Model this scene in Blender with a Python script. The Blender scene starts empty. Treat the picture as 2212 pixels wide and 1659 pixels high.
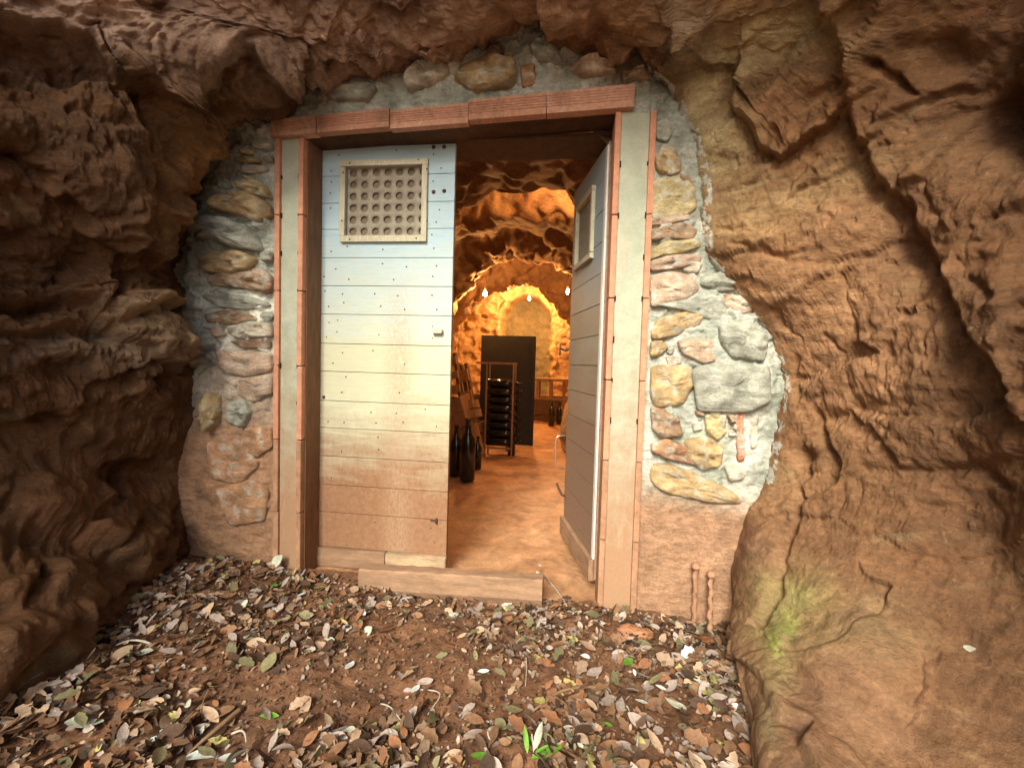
import bpy, bmesh, math, random
import numpy as np
from mathutils import Vector, Matrix
R = math.radians
sc = bpy.context.scene
col = sc.collection

# ------------------------------------------------------------------ camera, sky, sun, exposure
YAW, PIT, ROL, D0, H0, FP = .1233, .0441, .0289, 1.68, .85, 970.0     # FP: focal length in px of a 2212 px wide picture
C0 = np.array([0, -D0, H0])
_f = np.array([-math.sin(YAW)*math.cos(PIT), math.cos(YAW)*math.cos(PIT), -math.sin(PIT)])
_r = np.cross(_f, [0, 0, 1]); _r /= np.linalg.norm(_r); _u = np.cross(_r, _f)
_r2 = _r*math.cos(ROL)+_u*math.sin(ROL); _u2 = -_r*math.sin(ROL)+_u*math.cos(ROL)
cam = bpy.data.cameras.new('camera'); co = bpy.data.objects.new('camera', cam); col.objects.link(co)
cam.sensor_width = 36; cam.lens = 36*FP/2212; cam.clip_end = 200; cam.clip_start = .02
m = Matrix.Identity(4)
for i in range(3):
    m[i][0] = _r2[i]; m[i][1] = _u2[i]; m[i][2] = -_f[i]; m[i][3] = C0[i]
co.matrix_world = m
sc.camera = co

SUN_EL, SUN_AZ = 36, -10      # degrees; azimuth measured from straight behind the camera, negative = from the left
w = bpy.data.worlds.new('World'); sc.world = w; w.use_nodes = True
nt = w.node_tree; bg = nt.nodes['Background']
sky = nt.nodes.new('ShaderNodeTexSky'); sky.sky_type = 'NISHITA'; sky.sun_disc = False
sky.sun_elevation = R(SUN_EL); sky.sun_rotation = R(180+SUN_AZ*-1); sky.air_density = 1.0; sky.dust_density = 3.5; sky.ozone_density = .8
nt.links.new(sky.outputs[0], bg.inputs[0]); bg.inputs[1].default_value = .13
sl = bpy.data.lights.new('sun', 'SUN'); sl.energy = 2.9; sl.angle = R(20); sl.color = (1, .95, .78)
so = bpy.data.objects.new('sun', sl); col.objects.link(so)
d = Vector((math.sin(R(-SUN_AZ))*math.cos(R(SUN_EL)), math.cos(R(SUN_AZ))*math.cos(R(SUN_EL)), -math.sin(R(SUN_EL))))
so.rotation_euler = d.to_track_quat('-Z', 'Y').to_euler(); so.location = (-2, -6, 5)
sc.view_settings.view_transform = 'Standard'; sc.view_settings.look = 'None'
sc.view_settings.gamma = 1; sc.view_settings.use_curve_mapping = False
sc.view_settings.exposure = .86

# ------------------------------------------------------------------ measuring helpers
def ray(px, py): return _f*1.0 + _r2*((px-1106)/FP) - _u2*((py-829.5)/FP)
def A(px, py, y=0.0):                 # point of the vertical plane y = const
    d = ray(px, py); return C0 + d*((y-C0[1])/d[1])
def G(px, py, z=0.0):                 # point of the level plane z = const
    d = ray(px, py); return C0 + d*((z-C0[2])/d[2])
def toimg(P):
    d = np.asarray(P)-C0; z = d@_f; z = np.where(np.abs(z) < 1e-3, 1e-3, z)
    x = 1106+FP*(d@_r2)/z; y = 829.5-FP*(d@_u2)/z
    return np.where(z > .05, x, -9e3), np.where(z > .05, y, -9e3)

# ------------------------------------------------------------------ numpy noise
def _h(ix, iy, iz, seed):
    h = (ix.astype(np.uint32)*np.uint32(374761393) + iy.astype(np.uint32)*np.uint32(668265263)
         + iz.astype(np.uint32)*np.uint32(2147483647) + np.uint32((seed*974634777) & 0xffffffff))
    h ^= h >> np.uint32(13); h *= np.uint32(1274126177); h ^= h >> np.uint32(16)
    h *= np.uint32(2246822519); h ^= h >> np.uint32(15)
    return h
def noise(P, seed=0):
    P = np.asarray(P, dtype=np.float32); I = np.floor(P).astype(np.int64); F = P-I
    W = F*F*F*(F*(F*6-15)+10); out = 0
    for dx in (0, 1):
        for dy in (0, 1):
            for dz in (0, 1):
                h = _h(I[:, 0]+dx, I[:, 1]+dy, I[:, 2]+dz, seed)
                gx = (h & np.uint32(1023)).astype(np.float32)/511.5-1
                gy = ((h >> np.uint32(10)) & np.uint32(1023)).astype(np.float32)/511.5-1
                gz = ((h >> np.uint32(20)) & np.uint32(1023)).astype(np.float32)/511.5-1
                v = gx*(F[:, 0]-dx)+gy*(F[:, 1]-dy)+gz*(F[:, 2]-dz)
                wt = (W[:, 0] if dx else 1-W[:, 0])*(W[:, 1] if dy else 1-W[:, 1])*(W[:, 2] if dz else 1-W[:, 2])
                out = out+v*wt
    return out*1.2
def fbm(P, oct=4, seed=0, gain=.5, ridged=False):
    a, s, out = 1.0, 1.0, 0
    for o in range(oct):
        n = noise(P*s+o*17.3, seed+o)
        if ridged: n = 1-2*np.abs(n)*1.3
        out = out+n*a; a *= gain; s *= 2.03
    return out
def facets(P, seed=0, tilt=1.0):
    """broken-rock facets: every cell of a Worley pattern has its own height and tilt; returns height, edge distance"""
    P = np.asarray(P, dtype=np.float32); I = np.floor(P).astype(np.int64)
    d1 = np.full(len(P), 9e9, np.float32); d2 = d1.copy(); hgt = np.zeros(len(P), np.float32)
    for dx in (-1, 0, 1):
        for dy in (-1, 0, 1):
            for dz in (-1, 0, 1):
                J = I+np.array([dx, dy, dz]); h = _h(J[:, 0], J[:, 1], J[:, 2], seed)
                j = np.stack([(h & np.uint32(1023)), (h >> np.uint32(10)) & np.uint32(1023), (h >> np.uint32(20)) & np.uint32(1023)], 1).astype(np.float32)/1023
                q = P-(J+j); dd = (q*q).sum(1)
                h2 = _h(J[:, 0], J[:, 1], J[:, 2], seed+7)
                t = np.stack([(h2 & np.uint32(1023)), (h2 >> np.uint32(10)) & np.uint32(1023), (h2 >> np.uint32(20)) & np.uint32(1023)], 1).astype(np.float32)/511.5-1
                hh = t[:, 0]*.5+(q*t).sum(1)*tilt
                c = dd < d1
                d2 = np.where(c, d1, np.minimum(d2, dd)); hgt = np.where(c, hh, hgt); d1 = np.where(c, dd, d1)
    return hgt, np.sqrt(d2)-np.sqrt(d1)
def sstep(a, b, x):
    t = np.clip((x-a)/(b-a), 0, 1); return t*t*(3-2*t)

# ------------------------------------------------------------------ materials
def nodes(name, rough=.85, spec=.3):
    m = bpy.data.materials.new(name); m.use_nodes = True; t = m.node_tree
    b = t.nodes['Principled BSDF']; b.inputs['Roughness'].default_value = rough
    b.inputs['Specular IOR Level'].default_value = spec
    return m, t, b
def N(t, k, **kw):
    n = t.nodes.new(k)
    for a, v in kw.items():
        if a.startswith('i_'): n.inputs[a[2:].replace('_', ' ')].default_value = v
        else: setattr(n, a, v)
    return n
def noise_node(t, vec, scale, detail=6, rough=.6, dist=0):
    n = N(t, 'ShaderNodeTexNoise', i_Scale=scale, i_Detail=detail, i_Roughness=rough, i_Distortion=dist)
    t.links.new(vec, n.inputs['Vector']); return n.outputs['Fac']
def ramp(t, fac, stops):
    n = t.nodes.new('ShaderNodeValToRGB'); e = n.color_ramp.elements
    while len(e) < len(stops): e.new(.5)
    for i, (p, c) in enumerate(stops):
        e[i].position = p; e[i].color = (c, c, c, 1) if isinstance(c, (int, float)) else (*c, 1)
    t.links.new(fac, n.inputs[0]); return n.outputs[0]
def mix(t, f, a, b, mode='MIX'):
    n = N(t, 'ShaderNodeMix', data_type='RGBA', blend_type=mode)
    for s, v in ((n.inputs[0], f), (n.inputs[6], a), (n.inputs[7], b)):
        if hasattr(v, 'links') or isinstance(v, bpy.types.NodeSocket): t.links.new(v, s)
        elif isinstance(v, (int, float)): s.default_value = v if s == n.inputs[0] else (v, v, v, 1)
        else: s.default_value = (*v, 1)
    return n.outputs[2]
def bump(t, b, h, strength=.5, dist=.01, prev=None):
    n = N(t, 'ShaderNodeBump', i_Strength=strength, i_Distance=dist); t.links.new(h, n.inputs['Height'])
    if prev: t.links.new(prev, n.inputs['Normal'])
    t.links.new(n.outputs[0], b.inputs['Normal']); return n.outputs[0]
def scaled(t, vec, s, rot=(0, 0, 0)):
    n = N(t, 'ShaderNodeMapping'); n.inputs['Scale'].default_value = s; n.inputs['Rotation'].default_value = rot
    t.links.new(vec, n.inputs['Vector']); return n.outputs[0]
def pos(t): return t.nodes.new('ShaderNodeNewGeometry').outputs['Position']
def objc(t): return t.nodes.new('ShaderNodeTexCoord').outputs['Object']

def rock_material(name, use_tint=True, base=(.25, .13, .06), rough=.85, fine=1.0, contrast=1.0):
    m, t, b = nodes(name, rough, .25); p = pos(t)
    c = t.nodes.new('ShaderNodeAttribute'); c.attribute_name = 'tint'
    src = c.outputs['Color'] if use_tint else base
    n1 = noise_node(t, p, 9, 10, .65, .6); n2 = noise_node(t, scaled(t, p, (1, 1, 3.2), (.5, .3, .2)), 26, 9, .7, .4); n3 = noise_node(t, p, 110, 6, .75)
    v = mix(t, 1.0, ramp(t, n1, [(.28, .62), (.72, 1.35)]), ramp(t, n2, [(.3, .72), (.7, 1.22)]), 'MULTIPLY')
    v = mix(t, 1.0, v, ramp(t, n3, [(.3, .75), (.7, 1.22)]), 'MULTIPLY')
    cc = mix(t, 1.0, src, v, 'MULTIPLY')
    # grey-green lichen / lime flecks
    n4 = noise_node(t, p, 38, 8, .7, .5)
    cc = mix(t, ramp(t, n4, [(.60, 0.0), (.70, .28*contrast)]), cc, (.46, .33, .19))
    n6 = noise_node(t, p, 75, 5, .8, .3); cc = mix(t, ramp(t, n6, [(.64, 0.0), (.72, .32*contrast)]), cc, (.07, .033, .016))
    t.links.new(cc, b.inputs['Base Color'])
    n5 = noise_node(t, p, 52, 9, .75, .8)
    q = bump(t, b, n1, .35*fine, .03); q = bump(t, b, n2, .6*fine, .018, q); q = bump(t, b, n5, .5*fine, .009, q); q = bump(t, b, n3, .6*fine, .004, q)
    rr = ramp(t, n2, [(.3, .42), (.7, .9)]); t.links.new(rr, b.inputs['Roughness'])
    return m
def plain(name, c, rough=.6, var=.25, scale=20, bmp=.15, stretch=(1, 1, 1), metal=0, spec=.3, obj=True):
    m, t, b = nodes(name, rough, spec); p = scaled(t, objc(t) if obj else pos(t), stretch)
    n1 = noise_node(t, p, scale, 8, .65, .3); n2 = noise_node(t, p, scale*6, 5, .7)
    v = mix(t, 1.0, ramp(t, n1, [(.3, 1-var), (.7, 1+var)]), ramp(t, n2, [(.3, 1-var*.5), (.7, 1+var*.5)]), 'MULTIPLY')
    t.links.new(mix(t, 1.0, c, v, 'MULTIPLY'), b.inputs['Base Color']); b.inputs['Metallic'].default_value = metal
    if bmp:
        q = bump(t, b, n1, bmp, .004); bump(t, b, n2, bmp, .0015, q)
    return m

def door_paint(name, grey=False):
    """old pale blue paint, sky light painted into the bluer top, cream middle, mud and ground bounce at the foot"""
    m, t, b = nodes(name, .62, .3); p = pos(t)
    sx = t.nodes.new('ShaderNodeSeparateXYZ'); t.links.new(p, sx.inputs[0])
    info = t.nodes.new('ShaderNodeObjectInfo')
    g1 = noise_node(t, scaled(t, p, (1, 1, 6)), 5, 6, .6, .8)      # horizontal wood grain, large
    g2 = noise_node(t, scaled(t, p, (2.2, 2.2, 40)), 7, 8, .65, 1.2)
    g3 = noise_node(t, scaled(t, p, (12, 12, 3)), 6, 7, .7, .3)    # streaks running down
    g4 = noise_node(t, p, 70, 6, .7)
    def madd(a, k, c):
        n = N(t, 'ShaderNodeMath', operation='MULTIPLY_ADD'); t.links.new(a, n.inputs[0]); n.inputs[1].default_value = k
        if isinstance(c, (int, float)): n.inputs[2].default_value = c
        else: t.links.new(c, n.inputs[2])
        return n.outputs[0]
    g5 = noise_node(t, p, 4.5, 9, .75, .6); h = madd(g5, .34, sx.outputs[2]); h = madd(g1, .38, h); h = madd(info.outputs['Random'], .10, h); h = madd(g3, .16, h)   # z + noise (adds about .4)
    blue = mix(t, ramp(t, g2, [(.35, 0.0), (.65, 1.0)]), (.38, .56, .70), (.52, .66, .70))
    cream = mix(t, ramp(t, g2, [(.35, 0.0), (.65, 1.0)]), (.52, .52, .36), (.60, .60, .45))
    mud = mix(t, ramp(t, g4, [(.35, 0.0), (.65, 1.0)]), (.25, .130, .07), (.33, .18, .10))
    def norm(lo, hi): return N(t, 'ShaderNodeMapRange', clamp=True, i_From_Min=lo, i_From_Max=hi)
    a = norm(1.35, 1.85); t.links.new(h, a.inputs[0]); c = mix(t, a.outputs[0], cream, blue)
    a = norm(.78, 1.16) if not grey else norm(1.05, 2.0); t.links.new(h, a.inputs[0]); c = mix(t, a.outputs[0], mud, c)
    # water streaks of mud in the middle of the leaf
    st = N(t, 'ShaderNodeMapRange', clamp=True, i_From_Min=.09, i_From_Max=.02)
    ab = N(t, 'ShaderNodeMath', operation='ABSOLUTE'); t.links.new(madd(sx.outputs[0], 1.0, .69), ab.inputs[0]); t.links.new(ab.outputs[0], st.inputs[0])
    zz = N(t, 'ShaderNodeMapRange', clamp=True, i_From_Min=1.25, i_From_Max=.9); t.links.new(sx.outputs[2], zz.inputs[0])
    k = N(t, 'ShaderNodeMath', operation='MULTIPLY'); t.links.new(st.outputs[0], k.inputs[0]); t.links.new(zz.outputs[0], k.inputs[1])
    k2 = N(t, 'ShaderNodeMath', operation='MULTIPLY'); t.links.new(k.outputs[0], k2.inputs[0]); t.links.new(ramp(t, noise_node(t, scaled(t, p, (9, 9, 4)), 12, 8, .8), [(.38, 0.0), (.56, .6)]), k2.inputs[1])
    c = mix(t, k2.outputs[0], c, (.42, .29, .19))
    # knots, grime, grain lines
    c = mix(t, ramp(t, g4, [(.66, 0.0), (.76, .5)]), c, (.36, .25, .17))
    c = mix(t, ramp(t, g2, [(.60, 0.0), (.74, .42)]), c, (.46, .38, .29))
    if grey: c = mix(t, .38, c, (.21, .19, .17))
    t.links.new(c, b.inputs['Base Color'])
    q = bump(t, b, g2, .25, .003); bump(t, b, g4, .2, .0012, q)
    return m

M = {}
M['rock'] = rock_material('weathered_rock')
M['cave'] = rock_material('cave_rock', rough=.8)
M['mortar'] = rock_material('lime_mortar', fine=.8, contrast=.4)
M['stone'] = rock_material('wall_stone', fine=.8, contrast=.5)
M['terra'] = plain('terracotta', (.56, .265, .165), .8, .22, 30, .25)
M['terra_mud'] = plain('terracotta_muddy', (.38, .21, .125), .85, .3, 24, .3)
M['concrete'] = None
M['bluepaint'] = door_paint('faded_blue_paint')
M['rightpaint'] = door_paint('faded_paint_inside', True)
M['oldwood'] = plain('bare_pale_wood', (.56, .53, .40), .75, .2, 30, .25, (6, 1, 1))
M['worn'] = plain('worn_rail_wood', (.45, .32, .20), .8, .4, 14, .4, (.5, 2, 2))
M['mudwood'] = plain('muddy_wood', (.30, .185, .115), .85, .3, 22, .3, (.4, 2, 2))
M['brownwood'] = plain('brown_wood', (.30, .17, .08), .75, .3, 22, .3, (1, 1, .3))
M['darkwood'] = plain('dark_wood', (.10, .055, .03), .75, .3, 22, .3)
M['rust'] = plain('rusty_iron', (.10, .055, .04), .7, .4, 60, .3, metal=.3)
M['dark'] = plain('dark_hole', (.03, .02, .015), .9, .2, 60, 0)
M['steel'] = plain('worn_steel', (.85, .82, .76), .3, .2, 60, .1, metal=.9)
M['black'] = plain('black_board', (.022, .018, .014), .6, .3, 12, .1)
M['glassdark'] = plain('dark_bottle_glass', (.012, .012, .010), .12, .2, 8, 0, spec=.6)
M['panel'] = plain('perforated_panel', (.33, .30, .235), .7, .2, 40, .1)
M['backboard'] = plain('shutter_board', (.20, .155, .11), .8, .35, 40, .2)
M['cable'] = plain('black_cable', (.02, .02, .02), .6, .1, 20, 0)
M['white'] = plain('pale_twig', (.44, .41, .35), .7, .2, 60, .1)
M['twig'] = plain('brown_twig', (.22, .14, .08), .8, .3, 60, .2)
M['whiteish'] = plain('white_paint', (.72, .70, .66), .5, .1, 30, .1)

def stained_brick():
    m, t, b = nodes('stained_lintel_brick', .85, .2); p = pos(t); info = t.nodes.new('ShaderNodeObjectInfo')
    n1 = noise_node(t, scaled(t, p, (1, 1, .45)), 9, 9, .72, .5); n2 = noise_node(t, p, 90, 6, .7); n3 = noise_node(t, scaled(t, p, (1, 1, .25)), 38, 7, .7)
    c = mix(t, ramp(t, info.outputs['Random'], [(0, 0.0), (1, 1.0)]), (.52, .265, .175), (.60, .34, .24))
    c = mix(t, ramp(t, n1, [(.50, 0.0), (.64, .8)]), c, (.30, .17, .10)); c = mix(t, ramp(t, n3, [(.58, 0.0), (.70, .7)]), c, (.66, .46, .33))
    c = mix(t, 1.0, c, ramp(t, n2, [(.3, .75), (.7, 1.2)]), 'MULTIPLY'); t.links.new(c, b.inputs['Base Color'])
    q = bump(t, b, n1, .4, .006); bump(t, b, n2, .4, .002, q); return m
M['lintel'] = stained_brick()
def concrete_mat():
    m, t, b = nodes('old_concrete', .85, .25); p = pos(t); sx = t.nodes.new('ShaderNodeSeparateXYZ'); t.links.new(p, sx.inputs[0])
    n1 = noise_node(t, p, 14, 8, .65, .4); n2 = noise_node(t, p, 120, 5, .7)
    a = N(t, 'ShaderNodeMath', operation='MULTIPLY_ADD'); a.inputs[1].default_value = .8; t.links.new(n1, a.inputs[0]); t.links.new(sx.outputs[2], a.inputs[2])
    mr = N(t, 'ShaderNodeMapRange', clamp=True, i_From_Min=.62, i_From_Max=1.35); t.links.new(a.outputs[0], mr.inputs[0])
    c = mix(t, ramp(t, n1, [(.3, 0.0), (.7, 1.0)]), (.35, .39, .30), (.49, .51, .41))
    c = mix(t, mr.outputs[0], (.37, .225, .135), c)
    n3 = noise_node(t, scaled(t, p, (1, 1, .15)), 30, 6, .7); c = mix(t, ramp(t, n3, [(.55, 0.0), (.75, .5)]), c, (.60, .45, .32)); c = mix(t, 1.0, c, ramp(t, n2, [(.3, .92), (.7, 1.06)]), 'MULTIPLY'); t.links.new(c, b.inputs['Base Color'])
    q = bump(t, b, n1, .3, .006); bump(t, b, n2, .4, .002, q); return m
M['concrete'] = concrete_mat()
def emit(name, c, s):
    m, t, b = nodes(name); b.inputs['Emission Color'].default_value = (*c, 1); b.inputs['Emission Strength'].default_value = s; return m
M['bulb'] = emit('lit_bulb', (1, .74, .40), 110)

# ------------------------------------------------------------------ object helpers
def tag(o, label=None, cat=None, group=None, kind=None):
    if label: o['label'] = label
    if cat: o['category'] = cat
    if group: o['group'] = group
    if kind: o['kind'] = kind
    elif cat in ('wall', 'door', 'doorway'): o['kind'] = 'thing'
    return o
def empty(name, loc=(0, 0, 0), rz=0):
    o = bpy.data.objects.new(name, None); o.location = loc; o.rotation_euler = (0, 0, rz); o.empty_display_size = .05
    col.objects.link(o); return o
def link(name, me, mat, parent=None, smooth=False):
    if mat and not me.materials: me.materials.append(mat)
    o = bpy.data.objects.new(name, me); col.objects.link(o)
    if parent: o.parent = parent
    if smooth: me.shade_smooth()
    return o
def mesh_np(name, V, F, mat, parent=None, smooth=True, tint=None):
    V = np.asarray(V, np.float32); F = np.asarray(F, np.int32); k = F.shape[1]
    me = bpy.data.meshes.new(name); me.vertices.add(len(V)); me.vertices.foreach_set('co', V.ravel())
    me.loops.add(F.size); me.loops.foreach_set('vertex_index', F.ravel())
    me.polygons.add(len(F)); me.polygons.foreach_set('loop_start', np.arange(0, F.size, k, dtype=np.int32))
    me.update(calc_edges=True)
    if tint is not None:
        a = me.color_attributes.new('tint', 'FLOAT_COLOR', 'POINT')
        c = np.ones((len(V), 4), np.float32); c[:, :3] = np.clip(tint, 0, 1); a.data.foreach_set('color', c.ravel())
    o = link(name, me, mat, parent)
    if smooth: me.polygons.foreach_set('use_smooth', np.ones(len(F), bool))
    me.validate(); return o
def grid_faces(n, m_):              # n rows, m_ columns
    i = np.arange(n*m_).reshape(n, m_)
    return np.stack([i[:-1, :-1], i[:-1, 1:], i[1:, 1:], i[1:, :-1]], -1).reshape(-1, 4)
def add_box(bm, c, s, rot=None, bev=0):
    r = bmesh.ops.create_cube(bm, size=1); vs = r['verts']
    mt = Matrix.LocRotScale(Vector(c), rot, Vector(s)); bmesh.ops.transform(bm, matrix=mt, verts=vs)
    if bev:
        es = list({e for v in vs for e in v.link_edges}); bmesh.ops.bevel(bm, geom=es, offset=bev, segments=2, affect='EDGES', profile=.7)
def done(name, bm, mat, parent=None, smooth=False, rough=0, seed=1):
    if rough:
        rg = random.Random(seed)
        for v in bm.verts: v.co += Vector([rg.uniform(-rough, rough) for _ in range(3)])
    me = bpy.data.meshes.new(name); bm.to_mesh(me); bm.free(); return link(name, me, mat, parent, smooth)
def box(name, lo, hi, mat, parent=None, bev=.002, rough=0, seed=1):
    bm = bmesh.new(); lo = Vector(lo); hi = Vector(hi); add_box(bm, (lo+hi)/2, [abs(v) for v in (hi-lo)], None, bev)
    return done(name, bm, mat, parent, False, rough, seed)
def tube_mesh(bm, pts, rad, seg=8):
    pts = [Vector(p) for p in pts]; rings = []; rad = rad if hasattr(rad, '__len__') else [rad]*len(pts); up = Vector((0, 0, 1))
    for i, p in enumerate(pts):
        t = (pts[min(i+1, len(pts)-1)]-pts[max(i-1, 0)]).normalized()
        a = t.cross(up); a = a.normalized() if a.length > .1 else t.cross(Vector((1, 0, 0))).normalized(); b = t.cross(a)
        rings.append([bm.verts.new(p+(a*math.cos(2*math.pi*k/seg)+b*math.sin(2*math.pi*k/seg))*rad[i]) for k in range(seg)])
    for i in range(len(rings)-1):
        for k in range(seg): bm.faces.new((rings[i][k], rings[i][(k+1) % seg], rings[i+1][(k+1) % seg], rings[i+1][k]))
    bm.faces.new(rings[0][::-1]); bm.faces.new(rings[-1])
def tube(name, pts, rad, mat, parent=None, seg=8):
    bm = bmesh.new(); tube_mesh(bm, pts, rad, seg); bmesh.ops.recalc_face_normals(bm, faces=bm.faces); return done(name, bm, mat, parent, True)
def lathe(name, prof, mat, parent=None, seg=20):
    bm = bmesh.new(); rings = []
    for r, z in prof: rings.append([bm.verts.new((r*math.cos(2*math.pi*k/seg), r*math.sin(2*math.pi*k/seg), z)) for k in range(seg)])
    for i in range(len(rings)-1):
        for k in range(seg): bm.faces.new((rings[i][k], rings[i][(k+1) % seg], rings[i+1][(k+1) % seg], rings[i+1][k]))
    bm.faces.new(rings[0][::-1]); bm.faces.new(rings[-1]); return done(name, bm, mat, parent, True)
def copy_tree(o, parent=None):
    c = o.copy(); col.objects.link(c); c.parent = parent
    for ch in list(o.children): copy_tree(ch, c)
    return c

# colours of the rock; DKB also paints its shaded sides
RED = np.array([.175, .077, .031]); OCH = np.array([.32, .172, .072]); PALE = np.array([.48, .38, .20]); DKB = np.array([.075, .036, .017])
PINK = np.array([.36, .215, .15]); GREY = np.array([.28, .31, .26]); LIME = np.array([.64, .65, .58]); MUD = np.array([.44, .25, .145])
def lerp(a, b, t): return a*(1-t[:, None])+b*t[:, None]

# ------------------------------------------------------------------ the rock face: a niche lofted through control points
def crom(P, n, axis=0):
    P = np.moveaxis(np.asarray(P, float), axis, 0); k = len(P); Q = np.concatenate([2*P[:1]-P[1:2], P, 2*P[-1:]-P[-2:-1]])
    t = np.asarray(n, float) if hasattr(n, '__len__') else np.linspace(0, k-1, n); i = np.clip(t.astype(int), 0, k-2); f = (t-i).reshape(-1, *([1]*(P.ndim-1)))
    a, b, c, d_ = Q[i], Q[i+1], Q[i+2], Q[i+3]
    out = .5*((2*b)+(-a+c)*f+(2*a-5*b+4*c-d_)*f*f+(-a+3*b-3*c+d_)*f**3)
    return np.moveaxis(out, 0, axis)
def low(p, z): q = np.array(p); q[2] = z; return q
S = []
def spoke(*p): S.append(list(p))
g0, g1, g2 = A(450, 1180, .1), G(235, 1318, .03), G(-60, 1500, .06)
spoke(low(g0, -.5), low(g1, -.5), low(g2, -.5)); spoke(low(g0, -.1), low(g1, -.12), low(g2, -.12))
spoke(A(446, 1130, .1), G(235, 1300, .06)*[1, 1, 1]+[0, 0, .10], G(-60, 1480, .08)+[0, 0, .12])
spoke(A(432, 1000, .1), A(240, 1020, -.28), A(-60, 1080, -.66))
spoke(A(468, 800, .1), A(330, 770, -.25), A(-60, 740, -.66))
spoke(A(405, 620, .13), A(290, 600, -.25), A(-60, 560, -.62))
spoke(A(412, 450, .13), A(310, 380, -.32), A(-60, 300, -.72))
spoke(A(560, 262, .13), A(400, 200, -.28), A(-60, 60, -.66))
spoke(A(650, 225, .13), A(560, 140, -.22), A(200, -80, -.52))
spoke(A(790, 180, .1), A(740, 95, -.14), A(560, -80, -.38))
spoke(A(950, 134, .08), A(930, 50, -.14), A(840, -80, -.34))
spoke(A(1150, 104, .08), A(1200, 20, -.14), A(1200, -80, -.32))
spoke(A(1330, 158, .10), A(1400, 60, -.18), A(1500, -80, -.36))
spoke(A(1445, 235, .08), A(1620, 140, -.16), A(1900, -80, -.45))
spoke(A(1505, 400, .08), A(1760, 340, -.18), A(2270, 120, -.58))
spoke(A(1520, 560, .08), A(1810, 560, -.22), A(2270, 480, -.58))
spoke(A(1655, 780, .08), A(1880, 800, -.26), A(2270, 800, -.60))
spoke(A(1645, 1000, .08), A(1870, 1030, -.28), A(2270, 1090, -.62))
spoke(A(1600, 1130, .08), A(1790, 1230, -.30), A(2270, 1400, -.66))
spoke(A(1575, 1230, .06), A(1690, 1390, -.36), A(2000, 1720, -.76))
h0, h1, h2 = A(1575, 1290, .05), G(1600, 1440, -.04), G(1700, 1800, -.04)
spoke(h0, h1+[0, .02, .06], h2+[0, 0, .08]); spoke(low(h0, -.2), low(h1, -.2), low(h2, -.2)); spoke(low(h0, -.6), low(h1, -.6), low(h2, -.6))
for s in S:  # unseen rock behind the camera, shaped to admit sun and dim the sides
    p = s[2]; up = max(0, p[2]-.85)
    k = 1.12; s.append(np.array([p[0]*k, -1.35, p[2] if p[2] < .85 else .85+up*1.32+up*.05]))
    s.append(np.array([p[0]*1.22, -2.15, p[2] if p[2] < .85 else .85+up*2.3]))
    s.append(np.array([p[0]*1.35, -3.0, p[2] if p[2] < .85 else .85+up*3.4])); s.append(np.array([p[0]*5, -3.4, p[2] if p[2] < .85 else .85+up*5]))
S = np.array(S)                              # spokes x rings x 3
S[:, 0, 1] = -.035; st = S[:, :1].copy(); st[:, :, 1] = .13; st[:, :, 0] += np.sign(st[:, :, 0]+.4)*.03; st[:, :, 2] += .03*(st[:, :, 2] > 1); S = np.concatenate([st, S], 1)
tt = np.concatenate([np.linspace(0, 1, 30), np.linspace(1, 3.0, 400)[1:], np.linspace(3.0, 7, 70)[1:]])
NS = 1350
B = crom(crom(S, NS, 0), tt, 1)              # NS x len(tt) x 3
nr, nc = B.shape[:2]
du = np.gradient(B, axis=0); dv = np.gradient(B, axis=1); nrm = np.cross(du, dv); nrm /= np.linalg.norm(nrm, axis=2, keepdims=True)+1e-9
ctr = np.array([-.4, -1.0, .9]); nrm *= np.sign(((ctr-B)*nrm).sum(2, keepdims=True))
P = B.reshape(-1, 3); NN = nrm.reshape(-1, 3); ring = np.tile(tt, (nr, 1)).ravel()
ix, iy = toimg(P)

def seg_dist(poly, X, Y):
    best = np.full(X.shape, 9e9); side = np.zeros(X.shape)
    for (x0, y0), (x1, y1) in zip(poly[:-1], poly[1:]):
        dx, dy = x1-x0, y1-y0; L = dx*dx+dy*dy
        t = np.clip(((X-x0)*dx+(Y-y0)*dy)/L, 0, 1); qx, qy = X-(x0+t*dx), Y-(y0+t*dy); dd = np.hypot(qx, qy); sd = np.sign(dx*qy-dy*qx)
        c = dd < best; best = np.where(c, dd, best); side = np.where(c, sd, side)
    return best, side
wx = ix+fbm(P*9, 3, 51)*22; wy = iy+fbm(P*9, 3, 61)*22      # wobble so that the strokes break up
disp = np.zeros(len(P)); gmod = np.clip(.5+fbm(P*7, 3, 66)*1.3, .05, 1.2)
def ledge(poly, h, fall, edge=9, side=1, back=0):
    """the side to the right of the stroke (left if side=-1) stands proud by h and fades over 'fall'"""
    global disp
    d_, s_ = seg_dist(poly, wx, wy); sd = d_*s_*side
    disp += h*sstep(-edge, edge, sd)*np.exp(-np.maximum(sd, 0)/fall) - back*np.exp(-(np.minimum(sd, 0)/(edge*3))**2)*(sd < 0)
def groove(poly, wd, dep):
    global disp
    d_, _ = seg_dist(poly, wx, wy); disp -= dep*gmod*np.exp(-(d_/(wd*(.5+.7*gmod)))**2)
def blob(x, y, rx, ry, h, p=2, rot=0):
    global disp
    a = math.radians(rot); X = (wx-x)*math.cos(a)+(wy-y)*math.sin(a); Y = -(wx-x)*math.sin(a)+(wy-y)*math.cos(a)
    disp += h*np.exp(-(np.abs(X/rx)**2+np.abs(Y/ry)**2)**(p/2))
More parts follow.
